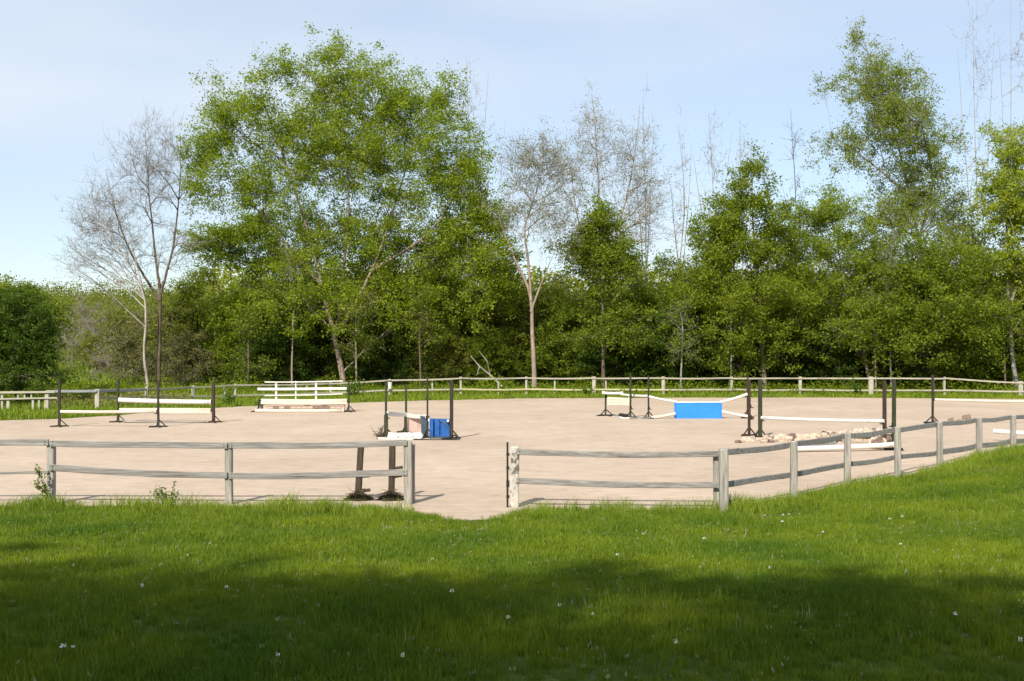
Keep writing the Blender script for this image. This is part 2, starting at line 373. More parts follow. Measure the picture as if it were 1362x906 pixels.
def scatter(name, label, cat, pts, scl, mesh, tiltmax=.12):
    """one stuff object: points carrying instances of a tuft mesh through geometry nodes"""
    me = bpy.data.meshes.new(name); n = len(pts)
    me.vertices.add(n); me.vertices.foreach_set('co', np.asarray(pts, np.float32).ravel())
    a = me.attributes.new('size', 'FLOAT', 'POINT'); a.data.foreach_set('value', np.asarray(scl, np.float32))
    rot = np.stack([R.normal(0, tiltmax, n), R.normal(0, tiltmax, n), R.uniform(0, 6.28, n)], -1)
    a = me.attributes.new('turn', 'FLOAT_VECTOR', 'POINT'); a.data.foreach_set('vector', rot.astype(np.float32).ravel())
    o = bpy.data.objects.new(name, me); COL.objects.link(o); tag(o, label, cat, kind='stuff')
    t = bpy.data.node_groups.new(name, 'GeometryNodeTree')
    t.interface.new_socket('Geometry', in_out='INPUT', socket_type='NodeSocketGeometry'); t.interface.new_socket('Geometry', in_out='OUTPUT', socket_type='NodeSocketGeometry')
    gi = N(t, 'NodeGroupInput'); go = N(t, 'NodeGroupOutput')
    src = bpy.data.objects.new('tuft_source', mesh)   # not linked to any collection: only its mesh is used
    oi = N(t, 'GeometryNodeObjectInfo'); oi.inputs['Object'].default_value = src; oi.inputs['As Instance'].default_value = True
    SRC.append(src)
    ip = N(t, 'GeometryNodeInstanceOnPoints')
    s_ = N(t, 'GeometryNodeInputNamedAttribute', data_type='FLOAT'); s_.inputs['Name'].default_value = 'size'
    r_ = N(t, 'GeometryNodeInputNamedAttribute', data_type='FLOAT_VECTOR'); r_.inputs['Name'].default_value = 'turn'
    e2r = N(t, 'FunctionNodeEulerToRotation')
    mtp = N(t, 'GeometryNodeMeshToPoints')
    t.links.new(gi.outputs[0], mtp.inputs[0]); t.links.new(mtp.outputs[0], ip.inputs['Points'])
    t.links.new(oi.outputs['Geometry'], ip.inputs['Instance'])
    t.links.new(s_.outputs[0], ip.inputs['Scale']); t.links.new(r_.outputs[0], e2r.inputs[0]); t.links.new(e2r.outputs[0], ip.inputs['Rotation'])
    t.links.new(ip.outputs[0], go.inputs[0])
    md = o.modifiers.new('scatter', 'NODES'); md.node_group = t
    return o
def spray(x0, x1, y0, y1, dens, cond=None):
    n = int((x1 - x0) * (y1 - y0) * dens); x = R.uniform(x0, x1, n); y = R.uniform(y0, y1, n)
    k = ~in_sand(x, y)
    k &= np.abs(x) < .50 * y + 3.0
    if cond is not None: k &= cond(x, y)
    x = x[k]; y = y[k]; return np.stack([x, y, gridz(x, y)], -1)
def clump(x, y, s=.5, o=0):
    return np.array([noise.noise(Vector((a * s, b * s, o))) for a, b in zip(x, y)])
out_near = lambda x, y: outside(x, y) > -.3
lawn = np.concatenate([spray(-8, 8, 5.5, 11, 260), spray(-11, 11, 11, 16, 190), spray(-15, 18, 16, 24, 110, out_near), spray(6, 24, 24, 36, 60, out_near)])
c = clump(lawn[:, 0], lawn[:, 1], .8)
scatter('lawn_grass', 'short green grass of the lawn in front of the arena', 'grass', lawn, (.85 + .5 * c + R.uniform(-.2, .25, len(lawn))) * (1 + .25 * sstep(12, 20, lawn[:, 1])), tuft('tuft', 16, .085, .09, .0075, M['grass'], .4, .9))
sel = spray(-8, 8, 5.5, 12, 30); c = clump(sel[:, 0], sel[:, 1], .6, 5); sel = sel[c > -.12]
scatter('long_grass', 'longer darker grass tufts in the shaded lawn at the bottom of the photo', 'grass', sel, R.uniform(.5, 1.15, len(sel)), tuft('tuft', 10, .06, .20, .007, M['grass'], .3, 1.2))
# rank grass along the fence line
fence_band = lambda x, y: (outside(x, y) > -.45) & (outside(x, y) < 1.1 + .3 * np.sin(x * 2.1)) & ((x < -1.7) | (x > -.05) | (outside(x, y) > 2))
fr = spray(-14, 24, 18.8, 40, 75, fence_band); c = clump(fr[:, 0], fr[:, 1], 1.1, 2)
scatter('fence_line_grass', 'rank bright grass growing along the foot of the near fences', 'grass', fr, np.clip(.75 + .8 * c + R.uniform(-.2, .3, len(fr)), .3, 1.5) * (1 - .35 * sstep(.3, 1.2, outside(fr[:, 0], fr[:, 1]))), tuft('tuft', 14, .09, .27, .009, M['grass_tall'], .4, 1.0))
st = spray(-12, 22, 16.6, 30, 4.0, lambda x, y: (outside(x, y) > .9) & (outside(x, y) < 2.6) & (x > -1)); st2 = spray(-9, 12, 6, 20, 2.6)
st = np.concatenate([st, st2])
scatter('seed_head_grass', 'pale straw seed heads standing out of the lawn', 'grass', st, R.uniform(.35, 1.0, len(st)) ** 1.3, tuft('tuft', 3, .07, .17, .009, M['straw'], .25, 1.0))
n = 2600; x = R.uniform(-12, 16, n); y = R.uniform(18.2, 32, n); x2 = x + R.normal(0, .25, n); y2 = y + R.normal(0, .25, n)
k_ = in_sand(x, y) & ((~in_sand(x + .45, y)) | (~in_sand(x, y - .45)) | (~in_sand(x - .4, y)) | (~in_sand(x + .3, y - .3))) & (R.random(n) < .7)
stray = np.stack([x, y, np.maximum(gridz(x, y), 0) + .012], -1)[k_]
scatter('stray_tufts', 'small stray grass tufts creeping onto the edge of the sand', 'grass', stray, R.uniform(.25, .8, len(stray)), tuft('tuft', 9, .05, .15, .008, M['grass_tall'], .5, 1.0))
ck = spray(-9, 14, 6, 22, 7.0)
scatter('clover_heads', 'tiny pale clover heads speckling the whole lawn', 'clover', ck + np.array([0, 0, .055]), R.uniform(.5, 1.2, len(ck)), tuft('tuft', 3, .035, .022, .014, M['straw'], .3, 1.6))
# verge between the sand and the far fence, and beyond
vg = spray(-38, 45, 42, 68, 9, lambda x, y: (y > 42))
vl = spray(-60, 60, 66, 110, .8, lambda x, y: y > 66)
vg = np.concatenate([vg, vl])
scatter('far_verge_grass', 'bright grass verge between the sand and the far fence', 'grass', vg, R.uniform(.6, 1.4, len(vg)) * (1 + .8 * sstep(60, 70, vg[:, 1])), tuft('tuft', 26, .34, .20, .03, M['grass_tall'], .5))

# ------------------------------------------------------------------ trees
def segs_mesh(name, S, m, parent, k=4):
    """S: rows p0(3) p1(3) r0 r1 -> open tapered tubes"""
    S = np.array(S); n = len(S); p0 = S[:, :3]; p1 = S[:, 3:6]; d = p1 - p0; d /= np.linalg.norm(d, axis=1, keepdims=True) + 1e-9
    up = np.where(np.abs(d[:, 2:3]) < .9, np.array([[0, 0, 1.0]]), np.array([[0, 1.0, 0]]))
    a = np.cross(d, up); a /= np.linalg.norm(a, axis=1, keepdims=True) + 1e-9; b = np.cross(a, d)
    an = np.arange(k) * 2 * math.pi / k
    ring = a[:, None] * np.cos(an)[None, :, None] + b[:, None] * np.sin(an)[None, :, None]
    V = np.concatenate([p0[:, None] + ring * S[:, 6][:, None, None], p1[:, None] + ring * S[:, 7][:, None, None]], 1)
    base = (np.arange(n) * 2 * k)[:, None]; q = np.arange(k)[None]
    f = np.stack([base + q, base + (q + 1) % k, base + k + (q + 1) % k, base + k + q], -1)
    o = mesh_np(name, V.reshape(-1, 3), f.ravel(), [4] * (n * k), m, parent, smooth=True)
    if name != 'trunk': o['kind'] = 'stuff'
    return o
def leaves_mesh(name, P, size, m, parent, tint, up_bias=1.0, aspect=.62):
    n = len(P); nr = R.normal(size=(n, 3)); nr[:, 2] += up_bias; nr /= np.linalg.norm(nr, axis=1, keepdims=True)
    t = np.cross(nr, R.normal(size=(n, 3))); t /= np.linalg.norm(t, axis=1, keepdims=True); b = np.cross(nr, t)
    L = (size * R.uniform(.6, 1.35, n))[:, None]; W = L * aspect
    V = np.stack([P - t * L * .5, P + b * W * .5 + nr * L * .10, P + t * L * .5, P - b * W * .5 + nr * L * .10], 1)
    base = (np.arange(n) * 4)[:, None]
    f = base + np.array([[0, 1, 2, 0, 2, 3]])
    tint = np.clip(tint + R.normal(0, .09, n), 0, 1)
    o = mesh_np(name, V.reshape(-1, 3), f.ravel(), [3] * (2 * n), m, parent, np.repeat(tint, 4)); o['kind'] = 'stuff'
    return o
def grow(start, dirv, pts, out, r0, expo=.46, f=(.28, .42)):
    stack = [(np.array(start, float), np.array(dirv, float), pts)]
    while stack:
        s, dv, ps = stack.pop(); n = len(ps); r = r0 * n ** expo
        if n == 1:
            e = ps[0]; mid = (s + e) / 2 + R.normal(0, .05, 3) * np.linalg.norm(e - s); out.append((*s, *mid, r, r * .8)); out.append((*mid, *e, r * .8, r * .45)); continue
        c = ps.mean(0); v = c - s; L = np.linalg.norm(v) + 1e-6; u = v / L
        dd = dv * .45 + u * .55 + R.normal(0, .10, 3); dd /= np.linalg.norm(dd) + 1e-9
        e = s + dd * L * R.uniform(*f)
        q = ps - e; q = q / (np.linalg.norm(q, axis=1, keepdims=True) + 1e-6) + .25 * (ps - c) / (np.abs(ps - c).max() + 1e-6)
        qc = q - q.mean(0); _, _, vt = np.linalg.svd(qc, full_matrices=False); pr = qc @ vt[0]
        th = np.quantile(pr, R.uniform(.3, .7)); A = ps[pr <= th]; B = ps[pr > th]
        if len(A) == 0 or len(B) == 0: A, B = ps[:n // 2], ps[n // 2:]
        out.append((*s, *e, r, r0 * max(len(A), len(B)) ** expo))
        stack.append((e, dd, A)); stack.append((e, dd, B))
def lobes_pts(lobes, n, depth=1.0, shell=.45):
    """sample points in ellipsoids (cx,cy,cz,rx,ry,rz,weight)"""
    w_ = np.array([l[3] * l[5] * (l[6] if len(l) > 6 else 1) for l in lobes]); w_ = w_ / w_.sum(); P = []
    for l, ww in zip(lobes, w_):
        k = max(3, int(n * ww)); u = R.normal(size=(k, 3)); u /= np.linalg.norm(u, axis=1, keepdims=True)
        r = R.uniform(0, 1, (k, 1)) ** shell; q = u * r
        o_ = R.uniform(0, 50)
        q = q * np.array([.95 + .75 * noise.noise(Vector((a[0] * 1.6 + o_, a[1] * 1.6, a[2] * 1.6))) for a in u])[:, None]
        P.append(np.array(l[:3]) + q * np.array([l[3], l[4], l[5]]))
    return np.concatenate(P)
def catmull(pts, n=6):
    pts = [np.array(p, float) for p in pts]; res = []
    for i in range(len(pts) - 1):
        p0 = pts[max(i - 1, 0)]; p1 = pts[i]; p2 = pts[i + 1]; p3 = pts[min(i + 2, len(pts) - 1)]
        for k in range(n):
            t = k / n; res.append(.5 * ((2 * p1) + (p2 - p0) * t + (2 * p0 - 5 * p1 + 4 * p2 - p3) * t * t + (3 * p1 - p0 - 3 * p2 + p3) * t ** 3))
    res.append(pts[-1]); return np.array(res)
def tree(name, label, base_px, d, lobes_px, leaders_px, ntips, nleaf, leafm, barkm, trunk_r, leaf=.15, spread=.42, twigs=3, twiglen=.6, r0=.009, group=None,
         nclus=None, tone=.5, loc=None, cat='tree', depth=1.0, trunk_m=None, tipr=.004, ycut=None, flat=.6, gap=-.24):
    """lobes in photo pixels (x, y, half width, half height[, weight]) at distance d; leaders: lists of photo points"""
    base = at(base_px, d) if loc is None else Vector(loc)
    root = empty(name, base, label, cat, group)
    s = d / F
    gzb = base.z
    def L3(px, py, dy=0): return np.array([(px - CX) * s - (base_px - CX) * s, dy, zof(py, d) - gzb])
    lob = []
    for l in lobes_px:
        p = L3(l[0], l[1], R.uniform(-.35, .35) * l[2] * s); dep = max(l[2], l[3] * .7) * s * depth
        lob.append((p[0], p[1], p[2], l[2] * s, dep, l[3] * s, l[4] if len(l) > 4 else 1))
    tips = lobes_pts(lob, ntips); tips = tips[tips[:, 2] > .3]
    g_ = R.uniform(0, 99); gn = np.array([noise.noise(Vector((a[0] * .55 + g_, a[1] * .55, a[2] * .75))) for a in tips]); tips = tips[gn > gap]
    segs = []; LP = []; LR = []
    for li, ld in enumerate(leaders_px):
        pl = catmull([L3(q[0], q[1], (q[2] if len(q) > 2 else 0)) for q in ld])
        pl[:, :2] += np.cumsum(R.normal(0, .015, (len(pl), 2)), 0)
        if li == 0: pl[0, 2] = -.15
        r_a = trunk_r * (1 if li == 0 else .62); rr = r_a * (1 - .9 * np.linspace(0, 1, len(pl)) ** .8)
        if li == 0: rr[0] *= 1.35
        for i in range(len(pl) - 1): segs.append((*pl[i], *pl[i + 1], rr[i], rr[i + 1]))
        LP.append(pl); LR.append(rr)
    allp = np.concatenate(LP); allr = np.concatenate(LR)
    # cluster tips and attach each cluster to the nearest lower leader point
    K = nclus or max(5, int(len(tips) ** .5 * .8)); cen = tips[R.choice(len(tips), min(K, len(tips)), replace=False)]
    for _ in range(4):
        D = ((tips[:, None] - cen[None]) ** 2).sum(-1); a = D.argmin(1)
        cen = np.array([tips[a == k].mean(0) if (a == k).any() else cen[k] for k in range(len(cen))])
    bs = []
    for k in range(len(cen)):
        ps = tips[a == k]
        if len(ps) == 0: continue
        v = cen[k] - allp; hd = np.linalg.norm(v[:, :2], axis=1); cost = hd + np.abs(v[:, 2] - hd * .75) * 1.1 + (allp[:, 2] < 1.0) * 50
        j = cost.argmin(); s0 = allp[j]; u = cen[k] - s0; u = u / (np.linalg.norm(u) + 1e-6); u[2] += .35; u /= np.linalg.norm(u)
        rmax = allr[j] * .8 + .004; rk = min(r0, rmax / max(1, len(ps)) ** .46)
        grow(s0, u, ps, segs, rk)
    # twigs
    tc_ = tips
    if twigs:
        T = np.repeat(tips, twigs, 0); n = len(T); dv = R.normal(size=(n, 3)); dv += (T - tips.mean(0)) / (np.abs(T - tips.mean(0)).max() + .1) * 1.2; dv[:, 2] += .9
        dv /= np.linalg.norm(dv, axis=1, keepdims=True); ln = R.uniform(.4, 1.2, (n, 1)) * twiglen
        m1 = T + dv * ln * .5; e1 = m1 + (dv + R.normal(0, .35, (n, 3))) * ln * .5
        tw = np.concatenate([np.concatenate([T, m1, np.full((n, 1), tipr * 1.6), np.full((n, 1), tipr * 1.2)], 1), np.concatenate([m1, e1, np.full((n, 1), tipr * 1.2), np.full((n, 1), tipr * .7)], 1)])
        tc_ = np.concatenate([m1, e1])
    big = np.array(segs); isb = np.maximum(big[:, 6], big[:, 7]) > trunk_r * .22
    segs_mesh('trunk', big[isb] if isb.any() else big[:1], trunk_m or barkm, root, 8)
    fine = big[~isb]
    if len(fine): segs_mesh('branches', fine, barkm, root, 4)
    if twigs: segs_mesh('twigs', tw, barkm, root, 3)
    if nleaf:
        k = R.integers(0, len(tc_), nleaf); P = tc_[k] + R.normal(0, 1, (nleaf, 3)) * np.array([spread, spread, spread * flat]) * .6
        if twigs: P = (T[k % len(T)] - tc_[k]) * R.uniform(-.1, .9, (nleaf, 1)) + P
        ct = np.clip(R.normal(tone, .18, len(tc_)), 0, 1)[k]
        if ycut is not None: mk = P[:, 2] > ycut; P = P[mk]; ct = ct[mk]
        leaves_mesh('crown', P, leaf, leafm, root, ct)
    return root
def clone(o, loc, rz=0, sc_=(1, 1, 1), label=None, group=None):
    c_ = o.copy(); COL.objects.link(c_); c_.location = loc; c_.rotation_euler = (0, 0, rz); c_.scale = sc_
    if label: c_['label'] = label
    if group: c_['group'] = group
    for ch in list(o.children):
        k = ch.copy(); COL.objects.link(k); k.parent = c_
    return c_

# the big spring-green tree left of centre
tree('spreading_tree', 'largest spreading spring green tree left of centre behind the far fence', 458, 68,
     [(335, 150, 70, 48), (290, 205, 46, 48), (440, 112, 78, 52), (525, 128, 72, 52), (400, 200, 110, 70), (500, 220, 105, 90), (590, 220, 55, 80), (330, 255, 80, 45), (268, 225, 26, 50, .8), (410, 320, 95, 75), (540, 330, 105, 80), (625, 300, 45, 70), (300, 160, 22, 25), (380, 95, 28, 25), (450, 78, 26, 22), (590, 135, 32, 32), (640, 350, 55, 60), (440, 400, 120, 55, .8), (570, 400, 110, 60, .8), (610, 220, 40, 60), (650, 300, 36, 55), (672, 375, 32, 45), (470, 170, 120, 70, .7)],
     [[(458, 512), (446, 450), (428, 380), (405, 290), (375, 200), (350, 130)], [(446, 450), (455, 370), (462, 270), (455, 170), (445, 90)], [(452, 440), (495, 360), (530, 260), (555, 170)], [(428, 380), (370, 310), (310, 240)], [(495, 360), (570, 310), (615, 240)]],
     3300, 200000, M['leaf_bright'], M['bark_brown'], .21, .14, .36, 3, .9, trunk_m=M['bark_pink'], tone=.62, gap=-.36)
tree('layered_tree', 'small tree with flat layered green sprays left of the largest tree', 312, 74,
     [(305, 318, 58, 24), (270, 330, 30, 12), (345, 300, 35, 20), (310, 345, 50, 14, .6)], [[(312, 510), (312, 420), (308, 350), (306, 300)], [(312, 420), (285, 370), (270, 335)], [(312, 400), (340, 345), (350, 300)]],
     420, 13000, M['leaf_bright'], M['bark_brown'], .11, .16, .33, 3, .6, tone=.6, flat=.35)
# bare trees on the left
tree('bare_tree', 'tall bare grey tree with dark upright stems left of the largest tree', 211, 67,
     [(195, 230, 50, 75), (225, 230, 35, 85), (150, 270, 48, 55), (215, 330, 50, 45, .6), (250, 330, 28, 40, .5)],
     [[(211, 512), (213, 440), (214, 385), (207, 320), (200, 250), (196, 175)], [(214, 390), (232, 320), (240, 240), (242, 175)], [(213, 400), (170, 330), (150, 270), (140, 225)]],
     1250, 0, None, M['bark_grey'], .15, twigs=3, twiglen=.6, r0=.0072, trunk_m=M['bark_brown'], tipr=.0045, gap=-.6)
tree('bare_tree', 'lower bare tree with pale trunk foot, leftmost of the bare trees', 194, 66,
     [(125, 300, 42, 60), (110, 340, 34, 34), (160, 330, 40, 50)],
     [[(196, 512), (191, 470), (193, 400), (170, 350), (135, 300), (120, 255)], [(193, 400), (175, 330), (165, 280)]],
     650, 0, None, M['bark_grey'], .10, twigs=3, twiglen=.6, r0=.0072, trunk_m=M['bark_white'], tipr=.0045, gap=-.6)
# pale forked trunk and the bare crowns behind it
tree('forked_tree', 'nearly bare tree with pale forked trunk right of the largest tree', 711, 66,
     [(700, 215, 48, 45), (735, 225, 45, 55), (690, 280, 40, 35), (740, 300, 40, 50)],
     [[(711, 512), (708, 440), (704, 390), (684, 345), (670, 310, 0), (662, 280)], [(706, 400), (701, 345), (697, 300), (716, 240), (722, 190)], [(706, 415), (718, 380), (735, 340)]],
     950, 7000, M['leaf_olive'], M['bark_grey'], .155, .09, .35, 3, .6, gap=-.6, r0=.0075, trunk_m=M['bark_pink'], tipr=.006)
tree('bare_tree', 'bare tree with tall white trunk above the small dense green crown', 806, 74,
     [(790, 175, 32, 48), (830, 215, 50, 60), (770, 240, 45, 55), (860, 260, 40, 60), (835, 300, 60, 45)],
     [[(806, 512), (802, 400), (798, 290), (795, 200), (788, 125)], [(802, 360), (830, 270), (845, 190), (850, 140)], [(802, 380), (770, 290), (760, 210)]],
     1150, 7000, M['leaf_olive'], M['twig_pale'], .15, .09, .35, 3, .6, gap=-.6, r0=.0075, trunk_m=M['bark_white'], tipr=.005)
tree('small_dense_tree', 'dense small green tree in front of the bare white-trunked tree', 802, 67,
     [(800, 335, 44, 42), (795, 305, 22, 42, 1.2), (825, 350, 28, 30), (770, 345, 28, 26), (800, 395, 34, 40, .6), (810, 440, 60, 40, .8)], [[(802, 512), (802, 440), (799, 370), (796, 290)]],
     620, 30000, M['leaf_mid'], M['bark_brown'], .13, .15, .36, 4, .7, tone=.55)
# centre right group
tree('dense_tree', 'dense pointed green tree with pinkish trunk right of centre', 1017, 66,
     [(1002, 250, 24, 48, 1.3), (995, 300, 50, 60), (960, 330, 40, 45), (1030, 340, 40, 50), (1000, 400, 70, 60), (935, 390, 40, 45), (1060, 400, 35, 50), (1000, 465, 75, 38, .6)],
     [[(1017, 512), (1012, 440), (1007, 370), (1002, 300), (1000, 215)], [(1009, 400), (970, 350), (945, 320)], [(1009, 410), (1040, 350), (1048, 310)]],
     1200, 62000, M['leaf_mid'], M['bark_brown'], .15, .155, .36, 4, .7, trunk_m=M['bark_pink'], tone=.55)
tree('open_tree', 'open green tree with pale leaning trunk left of the tallest tree', 1156, 68,
     [(1095, 285, 40, 40), (1130, 300, 40, 45), (1090, 340, 50, 50), (1150, 360, 40, 60), (1060, 290, 26, 26, .5), (1120, 420, 60, 55)],
     [[(1156, 512), (1145, 450), (1124, 380), (1112, 320), (1098, 262)], [(1145, 450), (1160, 380), (1165, 320)]],
     900, 40000, M['leaf_bright'], M['bark_grey'], .12, .13, .3, 3, .6, trunk_m=M['bark_white'], tone=.5)
tree('tall_tree', 'tallest airy tree with sparse yellow green leaves at the right', 1238, 69,
     [(1140, 55, 14, 28, .7), (1160, 105, 48, 40, .7), (1105, 118, 22, 20, .4), (1205, 125, 34, 42, .9), (1180, 165, 64, 50), (1165, 130, 50, 45, .8), (1100, 190, 20, 14, .5), (1215, 200, 62, 45), (1130, 205, 42, 35, .8), (1225, 255, 58, 55, 1.3), (1190, 300, 60, 45, 1.1), (1270, 290, 28, 40), (1240, 345, 60, 40, 1.2)],
     [[(1238, 512), (1236, 420), (1222, 320), (1202, 220), (1172, 120), (1141, 30)], [(1222, 320), (1240, 240), (1222, 150), (1210, 95)], [(1210, 260), (1150, 210), (1105, 180)]],
     1500, 60000, M['leaf_mid'], M['bark_grey'], .17, .125, .27, 4, .8, gap=-.42, tone=.7, r0=.0085)
tree('rounded_tree', 'lower rounded green tree in front of the tallest tree', 1241, 65,
     [(1215, 370, 40, 40), (1260, 370, 50, 40), (1240, 430, 85, 55, 1.2), (1190, 430, 40, 50), (1300, 420, 40, 50), (1245, 478, 85, 32, .7)], [[(1241, 512), (1240, 450), (1236, 390), (1235, 340)], [(1240, 450), (1270, 400), (1280, 360)]],
     1000, 52000, M['leaf_mid'], M['bark_brown'], .13, .16, .38, 4, .7, tone=.42)
tree('yellow_green_tree', 'yellow green tree cut by the right edge of the photo', 1352, 67,
     [(1350, 205, 40, 45), (1325, 265, 38, 45), (1365, 280, 45, 60), (1330, 340, 50, 50), (1370, 380, 55, 60), (1400, 240, 45, 55)],
     [[(1352, 512), (1345, 430), (1340, 330), (1345, 240), (1348, 160)], [(1345, 400), (1375, 320), (1390, 230)]],
     1000, 44000, M['leaf_yellow'], M['bark_grey'], .16, .15, .3, 3, .6, tone=.5)
tree('broad_tree', 'broad green tree standing right of the photo edge', 1470, 70,
     [(1460, 200, 70, 70), (1440, 290, 60, 70), (1500, 300, 80, 80), (1470, 400, 90, 70)], [[(1470, 512), (1470, 400), (1465, 290), (1460, 180)]],
     800, 26000, M['leaf_mid'], M['bark_brown'], .2, .18, .35, 3, .6)
ta = tree('slender_tree', 'x', 681, 70, [(681, 400, 38, 45), (668, 352, 26, 36), (690, 328, 17, 28, .7), (704, 420, 36, 40), (655, 440, 40, 42), (690, 465, 55, 40)], [[(681, 512), (683, 440), (678, 380), (686, 310)], [(683, 440), (660, 400), (655, 370)]],
     520, 19000, M['leaf_mid'], M['bark_grey'], .09, .155, .38, 4, .7, tone=.45)
tb = tree('slender_tree', 'x', 681, 70, [(681, 385, 45, 40), (700, 345, 26, 30), (670, 330, 20, 26, .7), (650, 420, 36, 40), (715, 430, 36, 42), (681, 465, 55, 40)], [[(681, 512), (678, 440), (684, 380), (676, 320)], [(678, 440), (705, 390), (706, 350)]],
     520, 17000, M['leaf_olive'], M['bark_brown'], .09, .155, .38, 4, .7, tone=.6)
SL = [(262, 77, 1, .82, 0, 'slender green tree under the flat layered sprays'), (352, 73, 1.0, .98, 0, 'slender green tree against the left side of the largest tree'), (398, 75, 1, 1.1, 1, 'slender olive tree behind the left part of the largest tree'), (480, 75, 1.1, 1.15, 0, 'slender green tree directly behind the stem of the largest tree'), (545, 71.5, 1.0, .95, 1, 'slender olive tree right of the stem of the largest tree'),
      (598, 73, 1.1, 1.15, 0, 'slender green tree under the right side of the largest tree'), (652, 74, 1.0, 1.02, 1, 'slender olive tree at the right shoulder of the largest tree'), (768, 75, 1.0, .80, 1, 'slender olive tree left of the small dense tree'), (848, 74, .9, .82, 0, 'slender green tree right of the small dense tree'), (893, 73, 1.0, .88, 0, 'slender green tree halfway to the pointed dense tree'),
      (936, 72, .9, 1.08, 0, 'slender green tree touching the left side of the pointed dense tree'), (1052, 72, .9, 1.0, 0, 'slender green tree touching the right side of the pointed dense tree'), (1090, 71, .8, .85, 1, 'slender olive tree under the open leaning tree'), (1180, 73, 1, 1.0, 1, 'slender olive tree between the open and the tallest tree'), (1290, 72, 1.0, 1.1, 0, 'slender green tree right of the tallest tree'), (1330, 70, 1, .92, 1, 'slender olive tree before the yellow green tree')]
fst = {0: ta, 1: tb}
for px, d, sx, sz, kk, lab in SL:
    loc = at(px, d); rz = R.uniform(0, 6.28); o = fst[kk]
    if o['label'] == 'x': o.location = loc; o.rotation_euler = (0, 0, rz); o.scale = (sx, sx, sz); o['label'] = lab; o['group'] = 'slender trees in the wood edge'
    else: clone(o, loc, rz, (sx, sx, sz), lab, 'slender trees in the wood edge')
# thin bare shoots rising behind the crowns
shoots = [(1300, 10, 24, 'tall thin bare shoots left of the yellow green tree', 76), (1350, -10, 22, 'tall thin bare shoots rising over the yellow green tree', 80), (948, 150, 24, 'thin bare shoots with tan buds left of the dense pointed tree', 78),
          (905, 165, 16, 'thin bare leaning shoots right of the white-trunked tree', 76), (1058, 145, 10, 'lone dark bare stem between the pointed tree and the open tree', 74), (625, 72, 26, 'thin bare shoots above the right shoulder of the largest tree', 76), (990, 160, 14, 'thin bare shoots directly behind the dense pointed tree', 78), (858, 130, 14, 'thin bare shoot right of the tall white trunk', 79)]
for i, (px, ty, hw, lab, d) in enumerate(shoots):
    l1 = [(px + R.uniform(-4, 4), 512), (px + R.uniform(-4, 4), 380), (px + R.uniform(-5, 5), (ty + 380) / 2), (px - 5, ty)]
    lds = [l1]
    if hw > 12: lds += [[(px, 400), (px + hw * .6, (ty + 400) / 2), (px + hw, ty + 25)], [(px, 380), (px - hw * .7, (ty + 380) / 2), (px - hw * 1.1, ty + 55)]]
    H = (400 - ty)
    tree('bare_sapling', lab, px, d, [(px, ty + H * .2, hw * .8, H * .2), (px, ty + H * .5, hw, H * .28)], lds, 34 + hw * 3, 260, M['bud'], M['wood_dark'] if px == 1058 else M['twig_pale'], .075, .10, .25, 2, .9, r0=.010, group='bare saplings among the trees', tipr=.006)
for i, (px, ty, lab, bk) in enumerate([(388, 330, 'thin straight pale sapling stem left of the stem of the largest tree', 'bark_pink'), (474, 400, 'thin pale sapling stem right of the stem of the largest tree', 'bark_pink'), (972, 360, 'thin grey sapling stem left of the pinkish trunk', 'bark_grey'), (1186, 310, 'thin pale straight sapling stem left of the rounded tree', 'bark_grey'), (1337, 380, 'short brown sapling stem under the yellow green tree', 'bark_brown'), (1165, 390, 'short pinkish sapling stem behind the thick far fence post', 'bark_pink'), (560, 380, 'thin dark sapling stem behind the white bucket', 'bark_brown'), (905, 400, 'thin grey sapling stem behind the bright blue jump', 'bark_grey'), (330, 420, 'thin brown sapling stem left of the white gate', 'bark_brown')]):
    tree('thin_sapling', lab, px, 65.5, [(px, ty + 20, 22, 24), (px + 6, ty + 60, 26, 28)], [[(px, 512), (px + R.uniform(-3, 3), 440), (px + R.uniform(-6, 6), (ty + 440) / 2), (px + R.uniform(-8, 8), ty)]], 70, 1800, M['leaf_mid'], M[bk], .065, .13, .3, 4, .6, group='thin saplings at the front of the wood edge', gap=-.5)
# the dark rounded bush at the left edge
tree('round_bush', 'dense dark green round bush at the left edge behind the fence', 22, 54,
     [(20, 448, 52, 50), (55, 478, 30, 28), (-20, 450, 50, 60), (20, 405, 34, 24, .9), (5, 500, 75, 32, 1.3), (50, 440, 34, 36)], [[(22, 536), (22, 480), (20, 430)], [(22, 520), (-10, 470), (-20, 430)], [(22, 520), (45, 480)]],
     900, 42000, M['leaf_dark'], M['bark_brown'], .10, .115, .2, 3, .35, cat='bush', tone=.65, gap=-.6)
tree('loose_bush', 'lighter loose bush rising behind the dark round bush at left', 30, 62,
     [(25, 402, 44, 28), (50, 430, 42, 34), (-10, 400, 40, 30)], [[(30, 530), (30, 450), (28, 390)]],
     480, 22000, M['leaf_mid'], M['bark_brown'], .08, .13, .3, 3, .5, cat='bush', tone=.65, gap=-.5)

